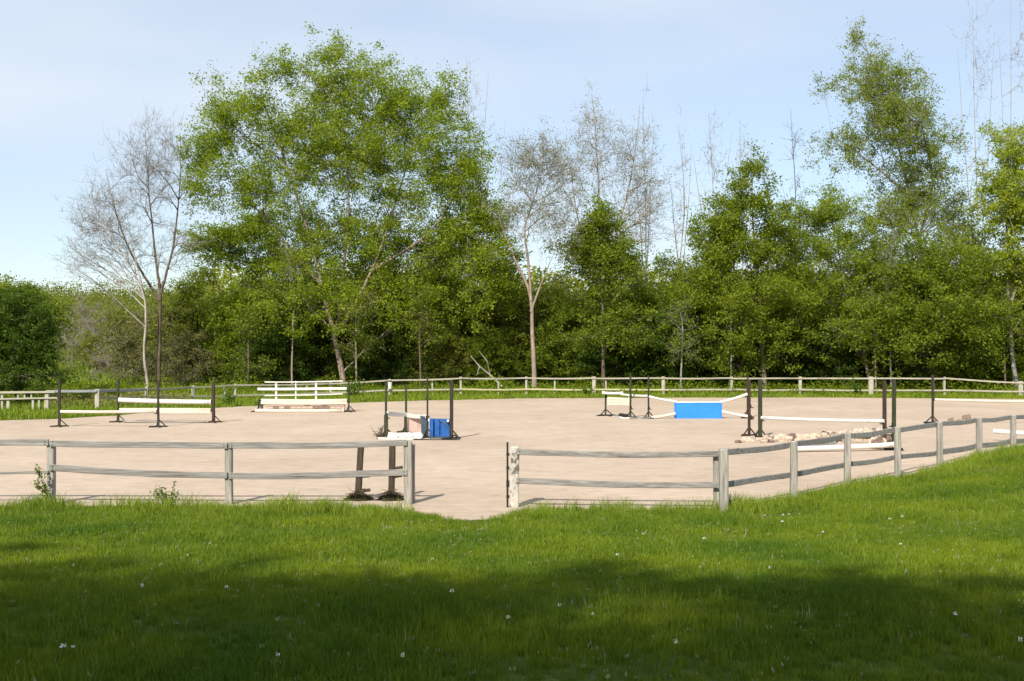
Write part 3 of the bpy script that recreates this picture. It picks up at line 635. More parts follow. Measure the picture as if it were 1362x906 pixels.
# undergrowth bushes: five kinds, copied along the wood edge
kinds = []
for nm, lm, bm, nt_, nl, tone, nice in [('green', 'leaf_mid', 'bark_brown', 420, 22000, .35, 'mid green'), ('dark', 'leaf_dark', 'bark_brown', 420, 24000, .5, 'dark green'), ('olive', 'leaf_olive', 'bark_brown', 420, 17000, .5, 'olive'), ('brown', 'leaf_brown', 'bark_grey', 420, 12000, .4, 'brownish half-leafed'), ('bare', 'leaf_brown', 'twig_pale', 420, 1200, .7, 'grey leafless')]:
    px = 681
    o = tree('undergrowth_bush', nice, px, 70, [(681, 440, 62, 58), (640, 465, 40, 42), (725, 460, 42, 46), (690, 405, 34, 28), (655, 415, 28, 26), (681, 490, 70, 22)],
             [[(681, 512), (681, 470), (683, 410)], [(681, 500), (650, 460), (640, 420)], [(681, 500), (715, 460), (722, 415)]], nt_, nl, M[lm], M[bm], .09, .165, .30, 3 if nm != 'bare' else 9, .6, r0=.009, cat='bush', tone=tone, tipr=.005 if nm != 'bare' else .008)
    kinds.append((o, nice, nm))
marks = [(-400, 'beyond the left edge'), (60, 'behind the left fence line'), (175, 'behind the bare trees'), (270, 'between the bare trees and the largest tree'), (400, 'under the largest tree'), (650, 'behind the forked pale trunk'), (745, 'under the small dense tree'), (860, 'left of the pointed dense tree'), (945, 'around the pointed dense tree'), (1070, 'under the open leaning tree'), (1190, 'under the tallest tree'), (1310, 'under the yellow green tree'), (1400, 'right of the photo edge')]
def where(px):
    r = marks[0][1]
    for a_, b_ in marks:
        if px >= a_: r = b_
    return r
ordn = ['first', 'second', 'third', 'fourth', 'fifth', 'sixth', 'seventh', 'eighth', 'ninth']
K = {k[2]: k for k in kinds}
row = []
for px, d, kd, sx, sz in [
    (150, 88, 'olive', .8, .75), (205, 76, 'brown', .95, .92), (262, 76, 'olive', 1.0, 1.0), (245, 70, 'brown', .6, .62), (330, 71, 'green', 1.05, 1.0), (385, 75, 'green', 1.0, 1.05), (360, 68.5, 'dark', .6, .6), (430, 71, 'dark', .9, .85), (490, 72, 'green', 1.0, .95), (520, 69, 'dark', .7, .6), (560, 72, 'green', 1.05, 1.05), (620, 72, 'olive', 1.0, 1.05), (590, 69, 'olive', .6, .6), (675, 73, 'olive', 1.0, .95), (650, 69, 'green', .6, .55),
    (740, 72, 'olive', .9, 1.0), (765, 70, 'green', .8, .85), (850, 71, 'green', .95, 1.0), (880, 69, 'dark', .8, .8), (820, 69, 'dark', .7, .65), (930, 71, 'dark', 1.0, .95), (905, 76, 'dark', 1.0, 1.1), (980, 69, 'dark', .8, .7), (1045, 70, 'dark', 1.0, .85), (1080, 68, 'dark', .7, .65), (1120, 70, 'dark', .9, .8), (1060, 75, 'green', 1.1, 1.1), (1175, 70, 'olive', .9, .95), (1200, 73, 'dark', 1.0, 1.0), (1290, 69, 'green', .8, .75), (1320, 73, 'green', 1.1, 1.05), (1370, 69, 'green', .9, .8), (1440, 72, 'green', 1.1, 1.1), (1500, 72, 'olive', 1.1, 1.1),
    (112, 96, 'bare', 1.0, .8), (140, 90, 'bare', .9, .7), (165, 80, 'bare', .7, .55), (-60, 80, 'green', 1.2, 1.1), (-140, 76, 'olive', 1.2, 1.2)]:
    row.append((px, d, kd, sx, sz))
row.sort()
used = {}; first = set()
for px, d, kd, sx, sz in row:
    o, nice, nm = K[kd]; wv = where(px); key = (nice, wv); i = used.get(key, 0); used[key] = i + 1
    lab = '%s bush %s, %s from the left' % (nice, wv, ordn[i])
    loc = at(px, d) - Vector((0, 0, .05)); rz = R.uniform(-.7, .7) + (math.pi if R.random() < .5 else 0); s3 = (sx, sx, sz)
    if kd not in first:
        first.add(kd); o.location = loc; o.rotation_euler = (0, 0, rz); o.scale = s3; o['label'] = lab; o['group'] = 'undergrowth bushes along the wood edge'
    else: clone(o, loc, rz, s3, lab, 'undergrowth bushes along the wood edge')
# far wood that closes the view between the trunks
n = 90000; x = R.uniform(-85, 95, n); y = R.uniform(84, 118, n)
top = 6.3 + .9 * (x < -25) + 2.4 * np.array([noise.noise(Vector((a * .12, b * .12, 4))) for a, b in zip(x, y)]) + 1.0 * np.array([noise.noise(Vector((a * .5, b * .5, 7))) for a, b in zip(x, y)])
keep = (x > -24 + (y - 84) * -.25); x, y, top = x[keep], y[keep], top[keep]
z = gridz(x, y) + top * R.uniform(0, 1, len(x)) ** .7
fw = leaves_mesh('far_wood', np.stack([x, y, z], -1), .5, M['leaf_olive'], None, np.clip(.4 + .25 * (top - 6), 0, 1)); tag(fw, 'far olive green wood closing the view behind the trees', 'woodland', kind='stuff')
n = 110000; x = R.uniform(-120, -20, n); y = 82 + 92 * R.random(n) ** .8
cn = np.array([noise.noise(Vector((a * .13, b * .09, 2))) for a, b in zip(x, y)]); fn = np.array([noise.noise(Vector((a * .7, b * .5, 8))) for a, b in zip(x, y)])
hh = np.clip(1.2 + 3.2 * cn + 1.6 * fn, 0, 4) + (y > 160) * 1.2; k_ = (hh > .15) & ((y < 160) | (fn > -.2)); x, y, hh, cn = x[k_], y[k_], hh[k_], cn[k_]
for nm, sel_, mm, lb, ct in (('hill_scrub', cn > -.08, 'leaf_olive', 'soft green scrub covering the distant slope behind the bare trees', 'scrub'), ('dry_scrub', cn <= .0, 'leaf_brown', 'greyish dry scrub patches on the distant slope at left', 'scrub')):
    a_ = leaves_mesh(nm, np.stack([x, y, gridz(x, y) + hh * R.uniform(0, 1, len(x))], -1)[sel_], .28, M[mm], None, np.full(sel_.sum(), .45)); tag(a_, lb, ct, kind='stuff')
n = 9000; px_ = R.uniform(66, 255, n); y = R.uniform(50.6, 60, n); x = (px_ - CX) / F * y
fn = np.array([noise.noise(Vector((a * .9, b * .9, 3))) for a, b in zip(x, y)]); k_ = fn > -.12; x, y, fn = x[k_], y[k_], fn[k_]
dw = leaves_mesh('dry_weeds', np.stack([x, y, gridz(x, y) + (.25 + .6 * np.clip(fn + .2, 0, 1)) * R.uniform(0, 1, len(x))], -1), .11, M['leaf_brown'], None, np.full(len(x), .9)); tag(dw, 'pale dry weeds behind the grey rails at left', 'weeds', kind='stuff')
# nettles and brambles at the foot of the trees, behind the far fence
n = 42000; x = R.uniform(-33, 50, n); y = R.uniform(62.5, 70, n) + (x < -20) * -4
hgt = .35 + .9 * np.clip(np.array([noise.noise(Vector((a * .5, b * .5, 1))) + .25 for a, b in zip(x, y)]), 0, 1)
br = leaves_mesh('brambles', np.stack([x, y, gridz(x, y) + hgt * R.uniform(0, 1, n)], -1), .15, M['leaf_mid'], None, np.full(n, .5)); tag(br, 'low brambles and nettles behind the far fence', 'undergrowth', kind='stuff')
# tall shade trees behind the viewpoint; lower ones added to darken the near lawn
t0 = tree('shade_tree', 'leafy tree left of the lawn shading the nearest grass', 681, 50, [(681, 0, 150, 110), (600, 90, 90, 70), (770, 90, 90, 70), (681, 150, 110, 60)], [[(681, 453), (681, 250), (681, 100), (681, 0)]], 700, 21000, M['leaf_mid'], M['bark_brown'], .3, .26, .5, 2, .8, group='shade trees by the lawn')
t0.location = (-15.5, -10.6, 1.3)
for (x, y, rz, s_, lab) in [(-9.5, -12.4, 1.2, 1.0, 'leafy tree behind the middle of the lawn shading the nearest grass'), (-3.0, -13.4, 2.6, .95, 'leafy tree behind the right of the lawn shading the nearest grass'), (3.5, -16, 4, .95, 'rightmost leafy tree at the back of the lawn'), (-7, -3.6, 5, .62, 'lower leafy tree added behind the left of the lawn to deepen its shade'), (-1.5, -4.6, .5, .62, 'lower leafy tree added behind the middle of the lawn to deepen its shade'), (3.8, -4.8, 2, .6, 'lower leafy tree added behind the right of the lawn to deepen its shade')]:
    clone(t0, (x, y, 1.3), rz, (s_, s_, s_), lab, 'shade trees by the lawn')

# dead pale branches leaning at the wood edge
b = empty('fallen_branch', at(645, 65), 'pale dead branch leaning low at the wood edge behind the far fence', 'branch')
mb = MB(b.location); mb.tube([at(668, 65, .45), at(652, 65.4, 1.1), at(638, 65.2, 1.6), at(626, 65.5, 2.2)], [.06, .05, .035, .02], 6).build('limb', M['bark_white'], b)
mb = MB(b.location); mb.tube([at(652, 65.4, 1.1), at(648, 65, 1.9), at(637, 65, 2.5)], [.035, .025, .012], 5); mb.tube([at(638, 65.2, 1.6), at(634, 65, 1.1)], [.03, .012], 5).build('side_branch', M['bark_white'], b)

# ------------------------------------------------------------------ fences
def post(root, x, y, top, wd=.14, z0=None, m=None, name='post', dp=None, cap=.02):
    zb = gz(x, y) - .3
    mb = MB(root.location); mb.beam((x, y, zb), (x + random.uniform(-.012, .012), y + random.uniform(-.012, .012), top), wd, dp or wd, 5, .12, .004, cap=cap, jit=.03)
    return mb.build(name, m or M['wood_post'], root)
def rail(root, p0, p1, ht=.115, th=.045, m=None, warp=.018, name='rail', nails=False):
    mb = MB(root.location); mb.beam(p0, p1, th, ht, 10, .15, warp, jit=.05); ro = mb.build(name, m or M['wood_rail'], root)
    if nails:
        a_, b_ = Vector(p0), Vector(p1); u = (b_ - a_).normalized()
        for q in (a_ + u * .06, b_ - u * .06):
            for dz in (-.028, .028):
                nb_ = MB(root.location); nb_.tube([q + Vector((0, -th * .4, dz)), q + Vector((0, -th * .5 - .008, dz))], .009, 6).build('nail', M['black'], ro)
    return ro
NY = 21.3
def X_(px, d): return (px - CX) / F * d
# near fence, left of the opening
fl = empty('rail_fence', (X_(305, NY), NY, 0), 'grey weathered two-rail fence left of the arena opening', 'fence')
pl_ = [(-170, 1.14), (68, 1.14), (305, 1.16), (543, 1.18)]
for px, h in pl_: post(fl, X_(px, NY), NY, h, .135 if px != 543 else .15, m=M['wood_post'])
post(fl, X_(549, NY + .12), NY + .16, 1.13, .08)
tops = {-170: 587, 68: 588.5, 305: 592.5, 543: 588.5}; lows = {-170: 627, 68: 622, 305: 632, 543: 628.5}
for a_, b_ in ((-170, 68), (68, 305), (305, 543)):
    rail(fl, (X_(a_ + 1, NY), NY - .09, zof(tops[a_], NY)), (X_(b_ - 1, NY), NY - .09, zof(tops[b_], NY)), .115, nails=True)
    if a_ > 0: rail(fl, (X_(a_ + 1, NY), NY - .09, zof(lows[a_], NY)), (X_(b_ - 1, NY), NY - .09, zof(lows[b_], NY)), .12, nails=True)
rail(fl, (X_(-170, NY), NY - .09, zof(627, NY)), (X_(67, NY), NY - .09, zof(627, NY)), .045)
# near fence, right of the opening, bending away
fr_ = empty('rail_fence', (X_(953, 20), 20.2, 0), 'grey weathered two-rail fence right of the opening that bends away to the right', 'fence')
A = (X_(684, 20.9), 20.9); B = (X_(955, 20.6), 20.6)
post(fr_, A[0], A[1], 1.12, .17, m=M['wood_mottled'])
post(fr_, B[0], B[1] + .1, 1.0, .12); 
line = [(963, 20.0, 598), (1055, 21.7, 588), (1127, 23.6, 577), (1194, 25.0, 569), (1250, 26.6, 562), (1302, 28.1, 557), (1347, 29.3, 553), (1400, 31.6, 548), (1470, 34.5, 541)]
rail(fr_, (A[0] + .04, A[1] - .1, zof(602, 20.8)), (B[0], B[1] - .02, zof(604, 20.6)), .105, nails=True)
rail(fr_, (A[0] + .04, A[1] - .1, zof(640, 20.8)), (B[0], B[1] - .02, zof(645.5, 20.6)), .11, nails=True)
for i, (px, d, ty) in enumerate(line): post(fr_, X_(px, d), d, zof(ty, d), .125 if i else .15)
rt = [603.5, 592.5, 581, 573, 565, 559.5, 556, 551, 544]; rl = [646, 632, 619.5, 609, 603, 594, 588, 582, 574]
for i in range(len(line) - 1):
    (p0, d0, _), (p1, d1, _) = line[i], line[i + 1]
    k = .10   # rails fixed to the arena side of the posts
    a0 = Vector((X_(p0, d0) - k * .7, d0 + k * .7, zof(rt[i], d0))); a1 = Vector((X_(p1, d1) - k * .7, d1 + k * .7, zof(rt[i + 1], d1)))
    rail(fr_, a0, a1, .11)
    rail(fr_, Vector((a0.x, a0.y, zof(rl[i], d0))), Vector((a1.x, a1.y, zof(rl[i + 1], d1))), .13 if i > 3 else .105)
# slim iron stake beside the gate post
sk = empty('iron_stake', (X_(675, 20.9), 20.85, 0), 'slim black iron stake standing against the mottled gate post', 'stake')
mb = MB(sk.location); mb.tube([(X_(675, 20.9), 20.85, -.2), (X_(675, 20.9), 20.85, zof(588, 20.9))], .018, 8).build('rod', M['black'], sk)
for yy in (604, 622, 643, 660):
    mb = MB(sk.location); mb.box((X_(675.5, 20.9), 20.85, zof(yy, 20.9)), (.06, .05, .05 if yy != 643 else .12)).build('clip', M['black'], sk)
# far fence
ff = empty('far_rail_fence', (X_(880, 62.4), 62.4, 0), 'pale two-rail fence along the far side of the arena before the wood', 'fence')
def dfar(px):
    return float(np.interp(px, [-100, 130, 195, 257, 313, 380, 440, 550, 700, 1100, 1350, 1500], [49, 50, 53, 56, 58, 60, 61.2, 62, 62.6, 63, 61, 58]))
def tyf(px): return float(np.interp(px, [-100, 0, 61, 130, 195, 257, 313, 440, 520, 600, 800, 1060, 1160, 1250, 1300, 1357, 1500], [524, 521, 519.5, 518.5, 516.5, 514, 511.5, 509, 505, 502, 501.8, 502, 502, 502, 503.5, 508, 512]))
def lyf(px): return float(np.interp(px, [130, 195, 257, 313, 440, 520, 600, 800, 1060, 1160, 1250, 1300, 1357, 1500], [529, 528, 527.5, 526.5, 522, 519, 517.8, 518, 518.4, 519, 519, 520, 520.5, 524]))
fp = [(130, .20), (195, .13), (257, .15), (299, .08), (313, .12), (367, .10), (408, .08), (440, .12), (518, .12), (575, .08), (613, .12), (663, .08), (700, .12), (738, .08), (790, .20), (806, .08), (882, .18), (973, .12), (1064, .18), (1158, .26), (1256, .12), (1357, .22), (1450, .18)]
for px, wd in fp:
    d = dfar(px); post(ff, X_(px, d), d, zof(tyf(px) - .5, d) if wd > .09 else zof(tyf(px) + 4, d), wd, m=M['far_post'], cap=.015)
rp_ = [px for px, wd in fp if wd > .1]
for a_, b_ in zip(rp_[:-1], rp_[1:]):
    da, db = dfar(a_), dfar(b_); off = -.12
    mt = M['grey_rail'] if b_ <= 195 else M['far_rail']
    rail(ff, (X_(a_, da), da + off, zof(tyf(a_) + 1.2, da)), (X_(b_, db), db + off, zof(tyf(b_) + 1.2, db)), .12 if b_ < 200 else .085, .05, mt, .02)
    rail(ff, (X_(a_, da), da + off, zof(lyf(a_), da)), (X_(b_, db), db + off, zof(lyf(b_), db)), .09, .05, M['far_rail_yellow'] if 600 < a_ < 800 else M['far_rail'], .02)
# old hurdle fence at the far left
fh = empty('hurdle_fence', (X_(30, 49), 49, 0), 'low grey-green hurdle fence in front of the dark round bush at the left edge', 'fence')
for px, y0, y1, wd in [(-60, 522, 550, .14), (-25, 522, 550, .12), (3, 523, 546, .10), (11, 530, 546, .14), (24, 522.5, 530, .07), (33, 523, 530, .07), (42, 523, 531, .07), (44, 530, 542, .10), (52, 530, 542, .08)]:
    mb = MB(fh.location); mb.beam((X_(px, 49), 49, zof(y1, 49) - (.2 if y1 > 540 else 0)), (X_(px, 49), 49, zof(y0, 49)), wd, .07, 2, .12).build('post' if y1 > 540 else 'baluster', M['far_post'], fh)
mb = MB(fh.location); mb.beam((X_(61.5, 49), 49.05, -.2), (X_(62.5, 49), 49.05, zof(521, 49)), .19, .19, 3, .12, cap=.03).build('post', M['far_post'], fh)
rail(fh, (X_(-65, 49), 48.92, zof(523, 49)), (X_(74, 49), 48.92, zof(521, 49)), .09, .05, M['far_rail'])
rail(fh, (X_(-65, 49), 48.92, zof(531, 49)), (X_(77, 49), 48.92, zof(529.5, 49)), .07, .05, M['far_rail'])
rail(fh, (X_(62, 49), 48.92, zof(520.8, 49)), (X_(130, 50), 49.85, zof(519.5, 50)), .11, .05, M['grey_rail'])

# ------------------------------------------------------------------ jumps
def standard(px, d, top_py, wd, m, label, cups=(), feet=.32, rz=0, lo=None, grp='jump standards on the sand', foot_m=None, side=1):
    x = X_(px, d); z0 = .012
    root = empty('jump_standard', (x, d, z0), label, 'jump stand', grp); root.rotation_euler = (0, 0, 0)
    mb = MB(root.location); mb.beam((x, d, z0), (x, d, zof(top_py, d)), wd, wd, 6, .15, .004, cap=.015)
    upr = mb.build('upright', m, root)
    if lo:   # a wider lower sleeve
        mb = MB(root.location); mb.beam((x, d, z0 + .02), (x, d, lo), wd * 1.75, wd * 1.75, 2, .1); mb.build('sleeve', m, root)
    for k in range(4):
        a = rz + k * math.pi / 2 + .5; dv = Vector((math.cos(a), math.sin(a), 0))
        mb = MB(root.location); p = Vector((x, d, z0 + .03))
        mb.beam(p + dv * (wd * .4), p + dv * feet + Vector((0, 0, -.012)), .07, .055, 1, .15)
        ft = mb.build('foot', foot_m or m, root)
        if k < 2:
            mb = MB(root.location); mb.beam(p + dv * (feet * .75) + Vector((0, 0, .02)), Vector((x, d, z0 + .26)) + dv * wd * .4, .035, .035, 1, .15); mb.build('brace', foot_m or m, ft)
    for zc in cups:
        mb = MB(root.location); mb.beam((x + side * wd * .5, d - .02, zc - .06), (x + side * (wd * .5 + .09), d - .02, zc - .075), .09, .025, 1); mb.beam((x + side * wd * .5, d - .02, zc - .03), (x + side * (wd * .5 + .02), d - .02, zc - .03), .05, .12, 1); mb.build('cup', M['black'], upr)
    return root
def pole(p0, p1, r, m, label, ends=None, cat='pole', name='jump_pole', grp='poles of the practice jumps'):
    p0 = Vector(p0); p1 = Vector(p1); root = empty(name, (p0 + p1) / 2, label, cat, grp)
    L = p1 - p0; pts = [p0 + L * (i / 10) - Vector((0, 0, .02 * math.sin(math.pi * i / 10))) for i in range(11)]
    mb = MB(root.location); pb = mb.tube(pts, r, 10).build('pole_body', m, root, True)
    for q, s_ in ((p0, 1), (p1, -1)):
        mb = MB(root.location); u = L.normalized() * s_; mb.tube([q - u * .012, q + u * .05], r * 1.07, 10).build('end_band', ends or m, pb)
    return root
def plank(p0, p1, ht, th, m, label, cat='plank', name='jump_plank', grp='poles of the practice jumps'):
    root = empty(name, (Vector(p0) + Vector(p1)) / 2, label, cat, grp)
    mb = MB(root.location); mb.beam(p0, p1, th, ht, 8, .12, .012, jit=.02).build('board', m, root)
    u = (Vector(p1) - Vector(p0)).normalized()
    for q, s_ in ((Vector(p0), 1), (Vector(p1), -1)):
        mb = MB(root.location); mb.beam(q - u * s_ * .05, q + u * s_ * .06, th * .6, ht * .45, 1).build('hook', M['black'], root)
    return root
# two uprights at the left
standard(79, 40.4, 506, .085, M['metal_dark'], 'dark jump stand nearest the left edge of the arena', (.57,), foot_m=M['metal_green'])
standard(210.5, 40.2, 507, .075, M['metal_dark'], 'dark jump stand with black feet standing in front of the cream plank', (.57,), foot_m=M['black'], side=-1)
pole((X_(82, 40.4), 40.35, zof(547.5, 40.4)), (X_(208, 40.2), 40.2, zof(546.5, 40.4)), .055, M['cream'], 'cream pole hung between the two front stands at the left')
standard(157, 42.6, 505, .085, M['metal_green'], 'greenish dark jump stand left of the cream plank', (.82, .55))
standard(284, 42.4, 508, .11, M['metal_brown'], 'rusty brown jump stand right of the cream plank', (.82, .55), foot_m=M['metal_brown'], side=-1)
pole((X_(160, 42.6), 42.5, zof(532, 42.5)), (X_(281, 42.4), 42.35, zof(534.6, 42.4)), .088, M['white'], 'white pole above the cream plank at the left')
plank((X_(160, 42.6), 42.5, zof(546, 42.5)), (X_(280.5, 42.4), 42.35, zof(546, 42.4)), .19, .035, M['cream'], 'cream plank hung between the greenish and the rusty stands')
pole((X_(165, 42.3), 42.3, .06), (X_(276, 42.1), 42.2, .06), .04, M['wood_rail'], 'thin weathered ground pole under the cream plank')
# gate and wall jump
D3 = 48.8
standard(464, D3, 506, .06, M['metal_dark'], 'dark stand at the right end of the white gate and brick wall jump', (.95,), foot_m=M['black'], side=-1)
sg = standard(344, D3, 533, .06, M['black'], 'low black stand at the left end of the brick wall jump', (.6,), foot_m=M['black'])
gt = empty('jump_gate', (X_(402, D3), D3, .5), 'white two-rail gate standing on top of the wide cream board', 'gate')
for y0, y1, h in ((517.5, 517, .11), (526.5, 524, .05), (508.5, 507, .05)):
    mb = MB(gt.location); mb.beam((X_(342.5 if h > .1 else 352, D3), D3 + .02, zof(y0, D3)), (X_(461 if h > .1 else 456, D3), D3 + .02, zof(y1, D3)), .05, h, 8, .2, .01).build('rail', M['white'], gt)
for px, wd in ((367, .085), (393, .055), (420, .085)):
    mb = MB(gt.location); mb.beam((X_(px, D3), D3 + .075, zof(531, D3)), (X_(px, D3), D3 + .075, zof(507 if px != 367 else 510, D3)), wd, .05, 3, .12).build('upright', M['white'], gt)
plank((X_(347, D3), D3, zof(534.3, D3)), (X_(461.5, D3), D3, zof(534.3, D3)), .235, .06, M['cream'], 'wide cream board between the white gate and the brick wall')
bw = empty('jump_wall', (X_(404, D3), D3 + .1, .012), 'low pinkish brick-patterned jump wall under the wide cream board', 'jump wall')
mb = MB(bw.location); mb.box((X_(404, D3), D3 + .13, .20), (X_(459, D3) - X_(351, D3), .2, .37)); mb.build('core', M['brick'], bw)
bx = MB((0, 0, 0)); bx.box((0, 0, 0), (.225, .03, .10), 0, .1); proto = bx.build('brick', M['brick'], bw)
bx2 = MB((0, 0, 0)); bx2.box((0, 0, 0), (.225, .036, .10), 0, .1); proto2 = bx2.build('brick', M['brick_dark'], bw)
cnt = 0
for r in range(3):
    for k in range(14):
        xx = X_(352, D3) + .13 + k * .245 + (r % 2) * .12
        if xx > X_(459, D3) - .12: continue
        dark = (k, r) in ((1, 1), (3, 1), (7, 2), (8, 1), (10, 1), (10, 2), (12, 0), (5, 0), (9, 1))
        src = proto2 if dark else proto
        o = src if not src.get('_u') else src.copy()
        if o is src: src['_u'] = 1
        else:
            COL.objects.link(o); o.parent = bw; del o['_u']
        o.location = Vector((xx, D3 + .018, .075 + r * .122)) - bw.location
for o in (proto, proto2): del o['_u']
pole((X_(340, D3 - .3), D3 - .3, .09), (X_(457, D3 - .3), D3 - .3, .085), .075, M['cream'], 'cream ground pole in front of the brick wall jump')
# narrow jumps and blue panel left of the opening
standard(513.5, 36.2, 507, .07, M['metal_green'], 'green-black stand at the left of the narrow cream jump', (.68,), lo=.72)
standard(540, 38.0, 512, .07, M['metal_green'], 'mossy green stand behind the narrow cream jump', (.68,), lo=.55)
standard(568.5, 35.8, 502, .055, M['metal_dark'], 'thin dark stand beside the slate plastic bin', (.68,), foot_m=M['black'], side=-1)
standard(600.5, 35.4, 506, .11, M['metal_dark'], 'thick dark stand right of the deep blue panel', (.6,), foot_m=M['black'], side=-1)
plank((X_(515.5, 36.2), 36.15, zof(550.5, 36.2)), (X_(541, 37.8), 37.8, zof(551, 37.8)), .14, .05, M['white'], 'short cream board from the green-black stand to the mossy stand')
plank((X_(541, 37.7), 37.7, zof(552.5, 37.7)), (X_(567, 35.9), 35.95, zof(554.5, 35.9)), .13, .05, M['white'], 'short white board from the mossy stand to the thin dark stand')
pk = empty('filler_panel', (X_(552, 37.4), 37.4, .03), 'faded pink panel under the short white board', 'panel')
mb = MB(pk.location); mb.beam((X_(542.5, 37.7), 37.66, .32), (X_(563, 36.8), 36.75, .30), .03, .50, 2, .1).build('board', M['pink'], pk)
for px, d in ((543.5, 37.62), (562, 36.8)):
    mb = MB(pk.location); mb.beam((X_(px, d), d - .03, .012), (X_(px, d), d - .03, .58), .04, .03, 1).build('batten', M['cream'], pk)
bn = empty('plastic_bin', (X_(565, 36.1), 36.1, .012), 'slate blue plastic bin between the pink and the blue panels', 'bin')
x0, y0 = X_(565, 36.1), 36.12
mb = MB(bn.location); mb.loft([[Vector((x0 + sx * w_, y0 + sy * w_, z_)) for sx, sy in ((-1, -.8), (-.8, -1), (.8, -1), (1, -.8), (1, .8), (.8, 1), (-.8, 1), (-1, .8))] for w_, z_ in ((.10, .012), (.125, .62))]).build('bin_body', M['slate'], bn)
mb = MB(bn.location); mb.box((x0, y0, .655), (.29, .29, .045)).build('lid', M['slate'], bn)
mb = MB(bn.location); mb.tube([(x0 - .14, y0 + .1, .60), (x0 + .14, y0 + .1, .60)], .02, 6).build('handle', M['black'], bn)
bp = empty('filler_panel', (X_(585, 35.5), 35.55, .012), 'deep blue filler panel left of the thick dark stand', 'panel')
mb = MB(bp.location); mb.beam((X_(571.5, 35.6), 35.6, .36), (X_(598, 35.45), 35.45, .36), .05, .56, 2, .1).build('board', M['deep_blue'], bp)
for k in range(3):
    px = 576 + k * 8.5; mb = MB(bp.location); mb.beam((X_(px, 35.5), 35.53, .09), (X_(px, 35.5), 35.51, .63), .014, .16, 1).build('face_board', M['deep_blue'], bp)
mb = MB(bp.location); mb.tube([(X_(583, 35.5), 35.48, .62), (X_(590, 35.5), 35.47, .5), (X_(596, 35.5), 35.46, .40), (X_(598, 35.5), 35.46, .2)], .03, 6).build('strap', M['slate'], bp)
mb = MB(bp.location); mb.beam((X_(571, 35.5), 35.58, .045), (X_(601, 35.4), 35.42, .045), .1, .06, 2).build('base_board', M['slate'], bp)
plank((X_(570, 35.7), 35.68, zof(559, 35.6)), (X_(599, 35.4), 35.42, zof(559.5, 35.5)), .09, .04, M['white'], 'short white board resting above the deep blue panel')
hs = empty('hose_coil', (X_(606, 35.1), 35.1, .02), 'black curved hose end lying at the foot of the thick dark stand', 'hose')
mb = MB(hs.location); mb.tube([(X_(599, 35.1) , 35.1, .05), (X_(603, 35.0), 35.0, .16), (X_(607, 35.0), 35.0, .15), (X_(611, 35), 35.0, .03)], .03, 8).build('hose', M['black'], hs)
sb = empty('white_stones', (X_(537, 35.6), 35.6, .012), 'row of white blocks on the sand under the narrow cream jump', 'blocks')
for k, px in enumerate((520, 526.5, 533, 539.5, 546, 552.5, 558)):
    mb = MB(sb.location); mb.stone((X_(px, 35.6), 35.6 + random.uniform(-.06, .06), .10), (.22, .2, .17 + random.uniform(-.03, .04))).build('block', M['white'], sb)
sb2 = plank((X_(503, 35.3), 35.3, .035), (X_(560, 35.2), 35.2, .035), .05, .12, M['white'], 'white board lying on the sand before the white blocks')
dk = plank((X_(551, 35.0), 35.0, .03), (X_(607, 34.95), 34.95, .03), .045, .05, M['black'], 'thin dark bar lying on the sand before the blue panel')
hp = empty('twig_pile', (X_(507, 36.4), 36.4, 0), 'small pile of dry twigs at the foot of the green-black stand', 'twigs')
sg_ = []
for k in range(110):
    a = random.uniform(0, 6.28); r = random.uniform(0, .25); p = np.array([r * math.cos(a), r * math.sin(a), random.uniform(0, .28) * (1 - r * 3)]); dv = R.normal(size=3) * .1; sg_.append((*p, *(p + dv), .008, .004))
segs_mesh('twigs', sg_, M['twigs'], hp, 3)
# blue wall jump in the middle
D5 = 44.7
standard(862.5, D5, 500, .065, M['metal_dark'], 'dark stand at the left end of the bright blue jump', (.9, .45), foot_m=M['black'])
standard(838.5, D5 + .2, 500, .075, M['metal_green'], 'greenish stand just left of the bright blue jump', (.9, .45))
standard(805.5, 46.2, 524, .07, M['metal_green'], 'short stand with black feet at the far left of the white gate', (.85,), feet=.42, foot_m=M['black'])
standard(994.3, D5 + .1, 499, .06, M['metal_brown'], 'thin brown stand at the right end of the bright blue jump', (1.0, .3), foot_m=M['metal_brown'], side=-1)
bj = empty('blue_jump_panel', (X_(928.5, D5), D5, .012), 'bright sky blue solid panel of the jump in the middle of the sand', 'jump panel')
mb = MB(bj.location); mb.beam((X_(897, D5), D5, .012 + .31), (X_(960, D5), D5, .012 + .31), .10, .62, 2, .06).build('board', M['blue'], bj)
for px in (897.8, 959.2):
    mb = MB(bj.location); mb.beam((X_(px, D5), D5, .012), (X_(px, D5), D5, .66), .045, .14, 1).build('edge_batten', M['blue'], bj)
for px in (903, 954):
    mb = MB(bj.location); mb.beam((X_(px, D5), D5 + .05, .05), (X_(px, D5), D5 + .4, .05), .06, .06, 1).build('foot', M['black'], bj)
mb = MB(bj.location); mb.beam((X_(896, D5), D5, .655), (X_(961.5, D5), D5, .665), .13, .045, 2).build('top_cap', M['white'], bj)
pole((X_(863.5, D5), D5 - .08, zof(527.5, D5)), (X_(899, D5), D5 - .02, zof(534.3, D5)), .05, M['white'], 'white pole sloping down onto the left end of the bright blue panel')
pole((X_(958, D5), D5 - .02, zof(535, D5)), (X_(993.5, D5), D5, zof(524.5, D5)), .055, M['white'], 'white pole rising right from the bright blue panel to the brown stand')
pole((X_(866, D5), D5 - .2, .06), (X_(897, D5), D5 - .15, .21), .06, M['cream'], 'cream pole slanting up to the left side of the blue panel')
pole((X_(960, D5), D5 - .12, zof(547, D5)), (X_(993, D5), D5 - .1, zof(553.5, D5)), .055, M['white'], 'white pole slanting down from the right side of the blue panel')
